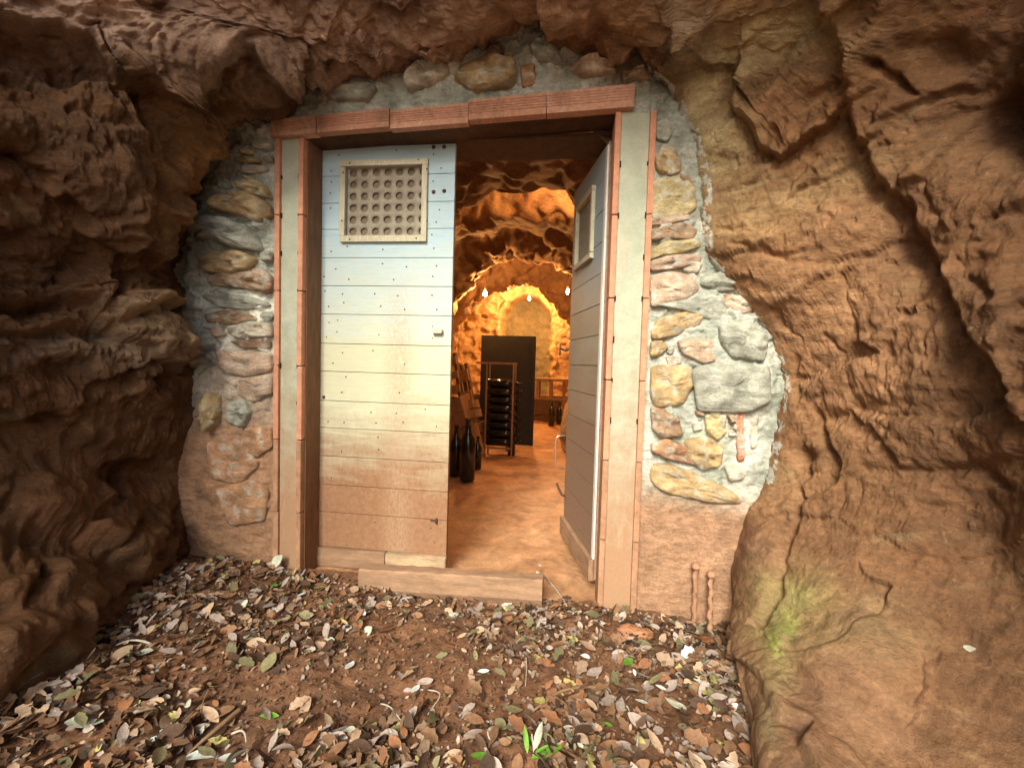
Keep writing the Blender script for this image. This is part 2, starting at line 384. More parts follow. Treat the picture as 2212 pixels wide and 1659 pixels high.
# right side of the niche ( drawn downwards: right-hand side of travel is the picture's left -> side=-1 raises the outer rock )
ledge([(1800, 0), (1830, 100), (1852, 190), (1855, 260), (1905, 390), (1960, 440), (2015, 560), (2110, 700), (2230, 860)], .05, 210, 20, -1, .008)
ledge([(1590, 150), (1588, 230), (1640, 325), (1680, 352), (1730, 318), (1800, 265)], .05, 60, 6, -1, .02)
ledge([(1470, 60), (1500, 120), (1570, 130), (1600, 180)], .03, 60, 6, -1, .01)
groove([(1525, 478), (1600, 492), (1650, 500), (1725, 452), (1800, 440), (1870, 425)], 6, .022)
ledge([(1870, 425), (1800, 442), (1725, 455), (1650, 502), (1600, 500)], .022, 90, 5, -1)
groove([(1520, 560), (1580, 640), (1640, 730), (1690, 810), (1720, 860)], 8, .025)
groove([(1540, 500), (1620, 540), (1700, 555), (1780, 545)], 6, .014)
groove([(1660, 620), (1690, 690), (1740, 745), (1800, 750)], 7, .016)
groove([(1790, 730), (1850, 790), (1930, 770)], 7, .022)
groove([(1770, 900), (1800, 1000), (1900, 1040), (1990, 1020)], 10, .018)
groove([(1960, 1000), (2080, 1010), (2160, 1060)], 9, .02)
groove([(1735, 960), (1722, 1060), (1708, 1170), (1690, 1290), (1650, 1370)], 12, .045)
blob(1960, 520, 110, 70, -.05, rot=40); blob(1980, 830, 120, 160, .02); blob(2120, 1150, 120, 160, -.07)
blob(1700, 1430, 60, 70, .05); blob(1850, 1470, 110, 140, .05, 4); groove([(1960, 1340), (1985, 1450), (1960, 1560), (1900, 1640)], 10, .012)
ledge([(1640, 1480), (1690, 1540), (1735, 1600), (1745, 1680)], .04, 120, 8, -1)
blob(1640, 1180, 50, 170, .03); blob(2180, 620, 60, 120, .03); blob(2160, 250, 90, 90, -.1); blob(2040, 120, 60, 40, -.05)
groove([(1900, 130), (1990, 210), (2100, 200), (2200, 110)], 12, .03); groove([(1500, 700), (1560, 760)], 5, .01)
# top band
ledge([(-60, 60), (60, 70), (130, 62), (205, 105), (262, 195), (345, 205), (430, 155), (520, 118), (610, 150), (700, 135), (780, 150)], .075, 260, 12, -1, .02)
ledge([(850, 190), (900, 120), (955, 70), (1030, 60), (1080, 120), (1150, 120)], .035, 90, 6, -1, .02)
ledge([(1180, 40), (1195, 100), (1240, 115), (1330, 112), (1400, 70), (1450, 60)], .06, 110, 7, -1, .03)
groove([(1080, 0), (1130, 40), (1180, 60)], 8, .03); groove([(1300, 120), (1380, 150), (1440, 210)], 16, .03)
# left side
ledge([(590, 190), (545, 250), (500, 330), (455, 385), (425, 470), (405, 540), (398, 610)], .085, 130, 10, 1, .04)
ledge([(262, 195), (300, 330), (250, 480), (230, 600)], .05, 90, 12, 1, .02)
ledge([(-60, 640), (80, 648), (190, 662), (240, 700), (320, 668), (400, 680), (440, 720), (475, 800)], .055, 200, 8, -1, .045)
blob(208, 719, 34, 24, -.07); blob(397, 790, 26, 20, -.06); blob(165, 812, 60, 34, -.07); blob(60, 330, 70, 50, -.07); blob(230, 130, 60, 60, -.02)
blob(60, 200, 130, 60, -.06); blob(140, 560, 110, 50, -.05, rot=-20); blob(300, 470, 60, 120, .05, 3, 25); blob(390, 330, 40, 90, .04, 3, 30)
groove([(252, 787), (310, 776), (350, 760), (412, 750)], 4, .018); groove([(489, 850), (478, 900), (462, 945)], 9, .04)
groove([(365, 820), (345, 900), (325, 960)], 15, .05); groove([(290, 1010), (240, 1090), (160, 1150)], 11, .045)
groove([(320, 1110), (270, 1160), (200, 1230)], 10, .035); groove([(265, 1285), (180, 1370)], 14, .05)
groove([(430, 990), (400, 1080), (330, 1200)], 10, .035); groove([(130, 980), (60, 1050), (-40, 1130)], 12, .04)
groove([(440, 1060), (520, 1040)], 9, .02); groove([(120, 1200), (60, 1300), (-30, 1380)], 12, .04); groove([(60, 760), (120, 880), (40, 960)], 14, .05)

fade = .3+.7*sstep(1, 1.35, ring)
Q = P+NN*disp[:, None]
# strata, fractured facets and grain: anisotropic, the beds dip to the left on the left wall and to the right on the right wall
side = sstep(-.55, -.15, P[:, 0])            # 0 = left rock, 1 = right rock
def strat(P, ang):
    c, s = math.cos(ang), math.sin(ang); u = P[:, 0]*c+P[:, 2]*s-P[:, 1]*.4; v = -P[:, 0]*s+P[:, 2]*c+P[:, 1]*.25
    return np.stack([u, v, P[:, 1]*.8+P[:, 0]*.3], 1)
wob = np.stack([fbm(P*3.1, 3, 71), fbm(P*3.1, 3, 72), fbm(P*3.1, 3, 73)], 1)
SL = strat(P+wob*.07, math.radians(38)); SR = strat(P+wob*.07, math.radians(18))
SS = SL*(1-side[:, None])+SR*side[:, None]
big = fbm(P*2.4, 3, 3)
fa, ea = facets(SS*np.array([2.6, 6.0, 3.0])+fbm(P*7, 3, 25)[:, None]*.12, 11, 1.1); fb, eb = facets(SS*np.array([8, 17, 8])+fbm(P*16, 3, 26)[:, None]*.25, 12, 1.1)
fc, ec = facets(SS*np.array([22, 31, 22])+fbm(P*40, 2, 27)[:, None]*.3, 13, 1.2)
bed = fbm(SS*np.array([3, 17, 4]), 4, 21, .55, True)
muds = sstep(.75, .1, P[:, 2])*sstep(.1, .3, side)      # right-hand foot is smooth, washed-over clay
rough = 1-.75*muds
topf = sstep(1.75, 1.95, P[:, 2])
rs = 1-.45*side
big = big*(1-.45*side)*(1-.5*topf)
d2 = big*.06 + fa*.055*rough*(1-.42*side)*(1-.4*topf) - .010*np.exp(-ea/.03)*rough + (fb*.021*(.5+.9*np.clip(fbm(P*3.3, 2, 24)+.5, 0, 1))-.003*np.exp(-eb/.05))*rough*rs + bed*.002*rough*rs
d2 += (fc*.010)*rough*(1+.3*topf)*(1-.62*side) + fbm(P*30, 5, 31, .6)*.005*(rough+.2)
d2 += (-np.abs(fbm(SS*np.array([9, 13, 9])+wob, 4, 33, .6))*.034+.012)*rough*(1-.6*side) + topf*fbm(P*55, 3, 35, .7)*.006
d2 += (1-side)*fbm(SL*np.array([5, 9, 5]), 3, 41)*.022
def soften(a, nr, nc, k):
    a = a.reshape(nr, nc).copy()
    for _ in range(k):
        a[1:-1] = (a[:-2]+2*a[1:-1]+a[2:])/4; a[:, 1:-1] = (a[:, :-2]+2*a[:, 1:-1]+a[:, 2:])/4
    return a.ravel()
d2 = soften(d2, nr, nc, 2)+fbm(P*45, 4, 36, .7)*.003*(1.6-side)*(rough+.15)
lowl = (1-side)*sstep(.75, .45, P[:, 2]); d2 = d2*(1-lowl)+(soften(d2, nr, nc, 14)+fbm(P*26, 4, 37, .6)*.006)*lowl
Q = Q+NN*(d2*fade)[:, None]
# the rock's colours, with side shade and a lightened top worked into the tint
n1 = np.clip(fbm(P*4, 4, 81)*.9+.5, 0, 1); n2 = np.clip(fbm(SS*np.array([4, 22, 4]), 4, 91)*.8+.5, 0, 1); n3 = np.clip(fbm(P*14, 3, 95)+.5, 0, 1)
n4 = np.clip(fbm(SS*np.array([9, 40, 9])+wob, 4, 97)*1.2+.5, 0, 1); T = lerp(RED[None], OCH[None], sstep(.25, .85, n1*.4+n2*.35+n4*.25)); T = lerp(T, DKB[None]*1.4, sstep(.62, .9, n4)*.6*sstep(.4, .7, 1-n1)); T = lerp(T, PALE[None]*.8, sstep(.72, .95, n2)*.5)
def patch(cx, cy, rx, ry, c, k, rot=0):
    global T
    a = math.radians(rot); X = (wx-cx)*math.cos(a)+(wy-cy)*math.sin(a); Y = -(wx-cx)*math.sin(a)+(wy-cy)*math.cos(a)
    e = np.exp(-((X/rx)**2+(Y/ry)**2)*1.2)*k*(.55+.9*n3); T = lerp(T, c[None], np.clip(e, 0, 1))
T = lerp(T, DKB[None]*1.25, np.clip(.78*(1-side)*(.5+n1), 0, .92)); T = lerp(T, DKB[None]*1.6, np.clip(sstep(.66, .98, P[:, 0])*.9*(.6+.6*n1), 0, .9))  # dark brown left rock and right edge, deepened to stand for shade
patch(1640, 100, 190, 90, PALE, .9, -20); patch(1560, 330, 90, 130, PALE*.95, .8, 30); patch(1700, 440, 220, 60, np.array([.47, .33, .16]), .75, -20)
patch(1480, 60, 60, 60, LIME*.8, .8); patch(300, 40, 400, 85, np.array([.60, .42, .32]), 1.0); patch(760, 40, 380, 90, np.array([.50, .33, .235]), .95); patch(1180, 30, 320, 80, np.array([.42, .25, .16]), .85); patch(1400, 40, 150, 60, np.array([.40, .26, .15]), .6); patch(60, 20, 90, 40, PINK, .6)  # pinkish top band, lightened in the tint to offset weak light there
patch(380, 330, 70, 170, OCH, .7, 30); patch(340, 700, 150, 50, np.array([.40, .28, .17]), .9); patch(1300, 50, 170, 60, RED*1.3, .8)
patch(1670, 240, 90, 90, np.array([.33, .17, .08]), .8); patch(1780, 700, 260, 320, np.array([.38, .205, .105]), .75); patch(1500, 300, 70, 150, np.array([.50, .42, .24]), .7, 20); patch(460, 1050, 90, 120, OCH, .5)
T = lerp(T, MUD[None]*.6, np.clip(muds*.85*(.6+.6*n2)*(1-.75*sstep(.62, .95, P[:, 0])), 0, .92))
rag = sstep(.42, .62, np.clip(fbm(P*26, 4, 99, .7)*.9+.5, 0, 1))
def ragged(cx, cy, rx, ry, c, k, rot=0):
    global T
    a = math.radians(rot); X = (wx-cx)*math.cos(a)+(wy-cy)*math.sin(a); Y = -(wx-cx)*math.sin(a)+(wy-cy)*math.cos(a)
    T = lerp(T, c[None], np.clip(sstep(.25, .75, np.exp(-((X/rx)**2+(Y/ry)**2))*1.1*(.35+.85*rag))*k, 0, 1))
edge_ = (ring < 1.5)*(P[:, 2] > .45)*sstep(-.6, -.2, P[:, 0]+(P[:, 2] > 1.9)*2)
T = lerp(T, LIME[None]*.9, edge_*sstep(.45, .75, np.exp(-np.maximum(ring-1, 0)/.09)*(.3+.9*rag))*.85)
patch(1700, 1400, 60, 100, np.array([.25, .24, .09]), .6, 20); ragged(1702, 1395, 34, 74, np.array([.29, .34, .075]), .85, 25); patch(1720, 1330, 90, 90, np.array([.30, .29, .10]), .6)
patch(1660, 1560, 30, 60, np.array([.38, .33, .17]), .5); patch(1880, 1360, 120, 80, np.array([.35, .24, .12]), .5); patch(200, 760, 260, 40, np.array([.30, .22, .15]), .5)
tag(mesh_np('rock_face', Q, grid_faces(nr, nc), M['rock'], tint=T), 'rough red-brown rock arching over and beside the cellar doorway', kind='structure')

# ------------------------------------------------------------------ ground outside
def ground_z(X, Y):
    P3 = np.stack([X, Y, np.zeros_like(X)], 1)
    z = -.045+.05*sstep(-.5, -1.3, X)+.035*fbm(P3*2.2, 3, 5)-.02*sstep(.1, .5, X)*sstep(-.6, 0, Y)
    z = z + .02*fbm(P3*11, 3, 6)*.5
    return z
def gz(x, y): return float(ground_z(np.array([float(x)]), np.array([float(y)]))[0])
def GG(px, py):
    z = -.03
    for _ in range(5):
        p = G(px, py, z); z = gz(p[0], p[1])
    return G(px, py, z)
xs = np.concatenate([np.linspace(-14, -2, 24)[:-1], np.linspace(-2, 1.6, 420), np.linspace(1.6, 14, 24)[1:]]); ys = np.concatenate([np.linspace(-25, -1.7, 30)[:-1], np.linspace(-1.7, .03, 230)])
X, Y = np.meshgrid(xs, ys, indexing='ij'); X = X.ravel(); Y = Y.ravel(); Z = ground_z(X, Y)+.006*fbm(np.stack([X, Y, X*0], 1)*40, 3, 8)
gt = lerp(np.array([[.25, .125, .068]]), np.array([[.155, .08, .046]]), np.clip(fbm(np.stack([X, Y, X*0], 1)*5, 3, 9)+.5, 0, 1))
M['soil'] = rock_material('red_soil', rough=.95, contrast=.2)
tag(mesh_np('ground', np.stack([X, Y, Z], 1), grid_faces(len(xs), len(ys)), M['soil'], tint=gt), 'red soil strewn with dead leaves in front of the doorway', kind='structure')

# ------------------------------------------------------------------ masonry wall round the door frame
XL, XR, ZT = -1.045, .1365, 1.747                   # clear opening
LP = -1.164; RP = .278                             # outer edges of the posts
h = .006; gx = np.arange(-1.85, 1.05, h); gzs = np.arange(-.3, 2.3, h)
X, Z = np.meshgrid(gx, gzs, indexing='ij'); sh = X.shape; X = X.ravel(); Z = Z.ravel()
P3 = np.stack([X, X*0, Z], 1)
mx, my = toimg(np.stack([X, X*0, Z], 1))
mw = mx+fbm(P3*14, 3, 15)*10; mv = my+fbm(P3*14, 3, 16)*10
fw_, ew_ = facets(P3*np.array([14, 1, 22])+fbm(P3*20, 2, 28)[:, None]*.3, 44, 1)
Yw = -.012-.018*fbm(P3*8, 4, 17)-.010*fbm(P3*34, 4, 18, .6)-.011*fw_*(sstep(.5, 1.0, Z)+.9*sstep(-1.1, -1.2, X))
Yw -= .045*np.exp(-(((mw-1580)/90)**2+((mv-780)/130)**2)**1.5)         # proud mass of mortar on the right
Yw -= .03*np.exp(-((mw-780)/70)**2-((mv-200)/45)**2)-.0*X
Yw -= .03*np.exp(-((mw-970)/70)**2-((mv-150)/50)**2); Yw -= .03*np.exp(-((mw-1190)/45)**2-((mv-130)/60)**2)
near = np.minimum(np.abs(X-LP), np.abs(X-RP)); Yw = np.where((X > LP-.03) & (X < RP+.03) & (Z < ZT), np.maximum(Yw, -.004), Yw)
Wt = lerp(LIME[None]*.85, GREY[None]*1.15, np.clip(fbm(P3*9, 4, 19)*1.1+.5, 0, 1))
def wp(cx, cy, rx, ry, c, k):
    global Wt
    e = np.exp(-(((mw-cx)/rx)**2+((mv-cy)/ry)**2))*k*(.6+.8*np.clip(fbm(P3*20, 2, 20)+.5, 0, 1)); Wt = lerp(Wt, np.asarray(c)[None], np.clip(e, 0, 1))
wp(500, 480, 110, 130, GREY*.75, .8); wp(540, 980, 90, 90, np.array([.46, .38, .31]), .7); wp(500, 1100, 110, 120, OCH*.95, 1.0); wp(560, 700, 60, 60, LIME*1.05, .8)
wp(520, 820, 90, 80, np.array([.52, .42, .33]), .8); wp(1000, 140, 120, 50, LIME, .7); wp(1340, 150, 90, 40, OCH, .6); wp(770, 205, 70, 30, LIME*1.2, .9); wp(960, 145, 90, 40, LIME*1.3, .95); wp(1190, 115, 50, 55, LIME*1.2, .9); wp(1430, 250, 60, 60, GREY, .6)
wp(1580, 800, 80, 90, np.array([.50, .54, .48]), .9); wp(1610, 940, 30, 70, LIME*1.1, .8)
mudm = sstep(1010, 1120, mv+.15*(mw-1450)*-1)*sstep(1300, 1380, mw)+sstep(800, 960, mv)*sstep(640, 600, mw)*.95
Wt = lerp(Wt, MUD[None]*.84, np.clip(mudm, 0, .96)); Yw = np.where(mudm > .01, Yw*(1-.6*np.clip(mudm, 0, 1)), Yw)
Wt = Wt*(1+.35*sstep(-1.15, -1.2, X)*sstep(.8, 1.0, Z))[:, None]
F = grid_faces(*sh); cx = X[F].mean(1); cz = Z[F].mean(1)
keep = ~((cx > XL-.05) & (cx < XR+.05) & (cz < 1.70+(cx+1.143)*.0417+.03))
F = F[keep]; used = np.unique(F); rm = np.full(len(X), -1); rm[used] = np.arange(len(used))
wall = tag(empty('stone_wall', (-.4, 0, 0)), 'rubble stone and lime mortar wall filling the rock around the doorway', 'wall')
mo = mesh_np('mortar', (np.stack([X, Yw, Z], 1)-np.array([-.4, 0, 0]))[used], rm[F], M['mortar'], wall, tint=Wt[used])
Ygrid = Yw.reshape(sh)
def wall_y(x, z):          # the mortar face averaged round a point
    i, k = int((x+1.85)/h), int((z+.3)/h); return float(Ygrid[max(0, i-4):i+5, max(0, k-4):k+5].mean())
STC = {'o': (.46, .33, .17), 'y': (.52, .42, .22), 'b': (.36, .24, .15), 'g': (.36, .37, .31), 'p': (.50, .36, .26), 't': (.45, .20, .12), 'l': (.56, .50, .40), 'd': (.26, .16, .10), 'm': (.42, .235, .13)}
def stone(poly, c='o', dep=.03, seed=0):
    pts = [A(x, y, -.01)[[0, 2]] for x, y in poly]; pts = np.array(pts); n = 40
    L = np.r_[0, np.cumsum(np.linalg.norm(np.roll(pts, -1, 0)-pts, axis=1))]; cl = np.vstack([pts, pts[:1]])
    s = np.linspace(0, L[-1], n, endpoint=False); o = np.stack([np.interp(s, L, cl[:, 0]), np.interp(s, L, cl[:, 1])], 1)
    o = (np.roll(o, 1, 0)+2*o+np.roll(o, -1, 0))/4; c0 = o.mean(0)
    rings = [(1.0, .03), (1.0, -.35), (.93, -.8), (.78, -1.0), (.58, -1.08), (.38, -1.12), (.18, -1.15)]; V = []
    for k, yy in rings:
        q = c0+(o-c0)*k; V.append(np.stack([q[:, 0], np.full(n, yy), q[:, 1]], 1))
    V = np.concatenate(V+[np.array([[c0[0], -1.15, c0[1]]])]); nn = fbm(V*np.array([16, 1, 34])+seed*3.1, 4, seed)
    fh, fe = facets(V*np.array([14, 1, 30])+seed, seed+3, 1.2)
    prof = V[:, 1].copy(); V[:, 1] = np.where(prof < 0, prof*dep*(1+.35*nn+.45*fh), .012)
    V[:, 0] += nn*.004; V[:, 2] += np.roll(nn, 5)*.003
    Fs = []
    for r in range(len(rings)-1):
        for k in range(n): Fs.append((r*n+k, r*n+(k+1) % n, (r+1)*n+(k+1) % n)); Fs.append((r*n+k, (r+1)*n+(k+1) % n, (r+1)*n+k))
    for k in range(n): Fs.append(((len(rings)-1)*n+k, (len(rings)-1)*n+(k+1) % n, len(V)-1))
    base = np.array(STC[c]); t2 = base[None]*(1+.5*fbm(V*np.array([22, 22, 40])+seed, 3, seed+9)[:, None]); lo = np.clip(fbm(V*30, 3, seed+5)*1.4, 0, .6); t2 = lerp(t2, LIME[None]*.9, lo)
    V = V-np.array([-.4, 0, 0]); V[:, 1] -= .012; V[:, 1] += min(0, wall_y(c0[0], c0[1])+.018)
    mesh_np('stone', V, Fs, M['stone'], wall, True, t2)
stones = [  # big grey-green blocks on the right, mostly buried in mortar
 ([(1500, 802), (1560, 786), (1640, 795), (1645, 862), (1600, 880), (1510, 878)], 'g', .03), ([(1548, 712), (1600, 700), (1640, 735), (1632, 775), (1572, 770), (1552, 742)], 'g', .04),
 ([(1480, 562), (1512, 572), (1505, 590), (1474, 584)], 'l', .02), ([(1565, 640), (1600, 645), (1618, 672), (1590, 680), (1562, 662)], 'p', .025), ([(1440, 770), (1462, 768), (1470, 784), (1445, 788)], 'l', .015),
 ([(1565, 1000), (1600, 1000), (1605, 1030), (1575, 1036)], 'l', .02), ([(1418, 270), (1440, 262), (1452, 288), (1436, 306), (1418, 300)], 'g', .02), ([(1470, 380), (1488, 384), (1492, 398), (1468, 396)], 'b', .02),
 ([(1490, 905), (1512, 900), (1514, 925), (1496, 930)], 'g', .02), ([(1618, 900), (1635, 896), (1632, 960), (1620, 965)], 'l', .02), ([(1145, 120), (1175, 95), (1200, 120), (1215, 148), (1165, 142)], 'g', .035),
 ([(700, 205), (740, 190), (790, 180), (820, 200), (800, 225), (730, 225)], 'g', .035), ([(880, 175), (920, 150), (965, 140), (975, 170), (930, 195), (885, 200)], 'l', .04),
 # left of the door
 ([(415, 492), (440, 478), (490, 474), (540, 492), (562, 520), (568, 542), (520, 538), (470, 522), (425, 515)], 'g', .055),
 ([(455, 440), (500, 424), (540, 420), (585, 445), (590, 468), (560, 480), (520, 466), (470, 456)], 'o', .05),
 ([(515, 398), (545, 388), (578, 402), (588, 430), (556, 425), (522, 412)], 'y', .04),
 ([(440, 562), (470, 546), (520, 545), (558, 560), (548, 582), (490, 592), (450, 588)], 'o', .045),
 ([(455, 600), (500, 592), (560, 590), (588, 606), (586, 632), (548, 626), (500, 620), (460, 618)], 'b', .035),
 ([(540, 585), (572, 583), (590, 600), (588, 622), (556, 610)], 'p', .03),
 ([(440, 640), (500, 636), (560, 646), (585, 660), (540, 668), (480, 664)], 'g', .02),
 ([(445, 680), (490, 672), (540, 680), (560, 692), (510, 702), (455, 696)], 'b', .025),
 ([(500, 706), (550, 696), (588, 700), (590, 726), (540, 732), (505, 724)], 'l', .03),
 ([(500, 738), (540, 735), (586, 738), (584, 752), (530, 752)], 'd', .012),
 ([(470, 758), (520, 760), (585, 765), (588, 800), (530, 812), (480, 800)], 'p', .02),
 ([(520, 820), (588, 810), (590, 850), (550, 866), (515, 850)], 'p', .018),
 ([(500, 870), (530, 862), (545, 890), (530, 920), (495, 910)], 'g', .03),
 ([(450, 850), (480, 856), (478, 900), (455, 930), (438, 905)], 'o', .04),
 ([(530, 930), (585, 920), (588, 965), (555, 985), (520, 965)], 'm', .02),
 ([(450, 960), (510, 950), (560, 1000), (520, 1040), (460, 1030)], 'm', .03),
 ([(470, 1060), (540, 1040), (580, 1060), (570, 1120), (500, 1130)], 'm', .025),
 # above the lintel
 ([(985, 180), (1000, 150), (1050, 132), (1110, 138), (1118, 165), (1100, 190), (1030, 200)], 'o', .045),
 ([(1125, 150), (1155, 146), (1158, 186), (1128, 190)], 'm', .04),
 ([(1235, 150), (1270, 140), (1322, 150), (1330, 165), (1260, 172), (1235, 166)], 'p', .05),
 ([(1340, 165), (1390, 160), (1400, 176), (1345, 182)], 'b', .04),
 ([(1050, 128), (1060, 112), (1085, 110), (1090, 124), (1070, 132)], 'd', .03),
 # right of the door
 ([(1418, 345), (1432, 318), (1455, 330), (1468, 356), (1465, 372), (1440, 378), (1420, 366)], 'o', .03),
 ([(1412, 400), (1450, 390), (1492, 396), (1498, 450), (1470, 466), (1412, 468)], 'y', .02),
 ([(1408, 474), (1480, 468), (1490, 476), (1440, 486), (1408, 486)], 'p', .022),
 ([(1405, 500), (1440, 492), (1470, 486), (1500, 500), (1485, 520), (1440, 516), (1402, 520)], 'b', .03),
 ([(1402, 540), (1440, 525), (1495, 520), (1508, 532), (1470, 548), (1430, 552), (1400, 560)], 'y', .03),
 ([(1400, 565), (1450, 555), (1508, 552), (1500, 572), (1450, 582), (1400, 584)], 'p', .035),
 ([(1400, 600), (1450, 592), (1488, 600), (1505, 625), (1470, 648), (1402, 658)], 'p', .025),
 ([(1520, 600), (1560, 590), (1590, 610), (1600, 625), (1550, 630), (1515, 618)], 'g', .04),
 ([(1408, 720), (1425, 690), (1470, 680), (1520, 672), (1500, 705), (1460, 722), (1415, 730)], 'o', .03),
 ([(1400, 660), (1470, 655), (1540, 640), (1600, 680), (1570, 705), (1530, 690), (1480, 672)], 'g', .022),
 ([(1405, 742), (1425, 735), (1440, 752), (1420, 768), (1404, 768)], 'o', .02),
 ([(1465, 740), (1500, 735), (1530, 738), (1540, 778), (1510, 782), (1475, 764)], 'p', .035),
 ([(1400, 800), (1430, 794), (1488, 796), (1492, 830), (1470, 868), (1420, 872), (1398, 858)], 'o', .04),
 ([(1404, 885), (1430, 884), (1462, 905), (1470, 935), (1430, 942), (1412, 925)], 'b', .035),
 ([(1520, 898), (1560, 896), (1562, 930), (1545, 946), (1525, 930)], 'y', .035),
 ([(1585, 896), (1600, 894), (1604, 985), (1590, 988)], 't', .03),
 ([(1404, 960), (1440, 950), (1480, 965), (1500, 1000), (1450, 990), (1412, 976)], 'm', .03),
 ([(1482, 955), (1520, 945), (1556, 965), (1552, 998), (1515, 1010), (1488, 985)], 'o', .04),
 ([(1400, 1010), (1450, 1006), (1510, 1030), (1570, 1058), (1590, 1080), (1530, 1078), (1440, 1060), (1402, 1040)], 'o', .03),
]
for i, (pl, c, dp) in enumerate(stones):
    pl = np.array(pl, float); mc = pl.mean(0); rt_ = mc[0] > 1395
    pl = mc+(pl-mc)*((1.16, 1.2) if rt_ else (1.06, 1.12)); 
    if rt_: pl[:, 0] = np.maximum(pl[:, 0], 1404)
    elif mc[1] > 300 and mc[0] < 600: pl[:, 0] = np.minimum(pl[:, 0], 594)
    stone(pl, c, dp*(.62 if rt_ else .9)*(.45 if c == 'm' and not rt_ else 1), i+1)

# smaller flat stones packed into the gaps between the big ones
rg = random.Random(4); cells = []
for pl, c, dp in stones: a = np.array(pl, float); cells.append((a[:, 0].min()-4, a[:, 1].min()-3, a[:, 0].max()+4, a[:, 1].max()+3))
def clear(x0, y0, x1, y1):
    for a0, b0, a1, b1 in cells:
        ox = min(x1, a1)-max(x0, a0); oy = min(y1, b1)-max(y0, b0)
        if ox > 5 and oy > 4: return False
    return True
k = 200
for _ in range(2600):
    right = rg.random() < .62
    wd, hg = (rg.uniform(24, 74), rg.uniform(12, 27)) if rg.random() < .7 else (rg.uniform(14, 30), rg.uniform(12, 24)); y = rg.uniform(300, 1050 if right else 800)
    if right:
        xr = np.interp(y, [235, 400, 540, 640, 780, 900, 1000, 1080], [1455, 1500, 1508, 1590, 1648, 1642, 1615, 1575])-8; xl_ = 1406
    else:
        xl_ = np.interp(y, [300, 400, 480, 560, 640, 800], [520, 470, 425, 415, 430, 470])+8; xr = 594
    if xr-wd < xl_: continue
    x = rg.uniform(xl_, xr-wd)
    if not clear(x, y, x+wd, y+hg): continue
    cells.append((x-3, y-3, x+wd+3, y+hg+3)); sl_ = rg.uniform(-.12, .06)*wd; j = lambda q: rg.uniform(-q, q)
    pl = [(x+j(3), y+hg*.3+j(3)), (x+wd*.3, y+j(3)), (x+wd*.75, y+j(3)+sl_*.7), (x+wd+j(3), y+hg*.35+sl_), (x+wd*.95, y+hg*.85+sl_), (x+wd*.5, y+hg+j(2)+sl_*.5), (x+wd*.1, y+hg*.9+j(2))]
    stone(pl, rg.choice('ggllpoyobg' if y < 700 else 'llpoobg'), rg.uniform(.014, .026), k); k += 1
# ------------------------------------------------------------------ door frame: brick channel posts filled with concrete, brick lintel
frame = tag(empty('brick_portal', (-.45, 0, 0)), 'terracotta and concrete posts with a brick lintel framing the blue doors', 'doorway')
O = Vector((-.45, 0, 0))
def fb_(name, lo, hi, mat, parent=frame, **k): return box(name, Vector(lo)-O, Vector(hi)-O, mat, parent, **k)
def post(x0, x1, inner_left, z0, seed):
    ZT = 1.709 if inner_left else 1.759
    tw = .021; rg = random.Random(seed)
    core = fb_('post', (x0+tw, -.010, z0), (x1-tw, .118, ZT-.004), M['concrete'], bev=.004, rough=.0005)
    tag(core, 'concrete core of the left door post' if inner_left else 'concrete core of the right door post')
    z = ZT-.006; k = 0; zz = [z]
    while z > z0: z -= .295 if k or inner_left else .36; zz.append(max(z, z0)); k += 1
    for a, b in zip(zz[:-1], zz[1:]):
        for s, xx in ((0, x0), (1, x1-tw)):
            j = rg.uniform(-.001, .001)
            wd = tw
            o = fb_('terracotta_tile', (xx+j, -.022+j, b+.0015), (xx+wd+j, .122, a-.0015), M['terra'] if b > .45 else M['terra_mud'], core, bev=.006 if (s == 0) != inner_left else .004, seed=k)
    for a, b in zip(zz[:-1], zz[1:]):
        for zc in (a, (a+b)/2):
            for xx in (x0+tw+.002, x1-tw-.002):
                if rg.random() < .85 and zc < ZT-.05 and zc > .55:
                    bm = bmesh.new(); add_box(bm, (xx-O.x, -.0125-O.y, zc), (.006, .006, rg.uniform(.012, .024)), None, .002); done('joint_hole', bm, M['dark'], core)
post(LP, XL-.0, True, -.06, 3)
post(XR, RP, False, -.12, 4)
M['reveal_shade'] = plain('shaded_reveal_brown', (.20, .105, .055), .8, .3, 22, .3, (2, 2, .4))  # dark strip added to paint shade on the brick reveal
M['soffit'] = plain('shaded_soffit_brown', (.085, .042, .022), .85, .3, 22, .3)  # dark boards added to paint the shade under the lintel
fb_('reveal_shade_strip', (XL+.0005, .004, -.06), (XL+.004, .108, 1.708), M['reveal_shade'], bev=.001)
fb_('soffit_shade_board', (XL+.006, .108, ZT-.012), (XR-.003, .30, ZT-.001), M['soffit'], bev=.001)
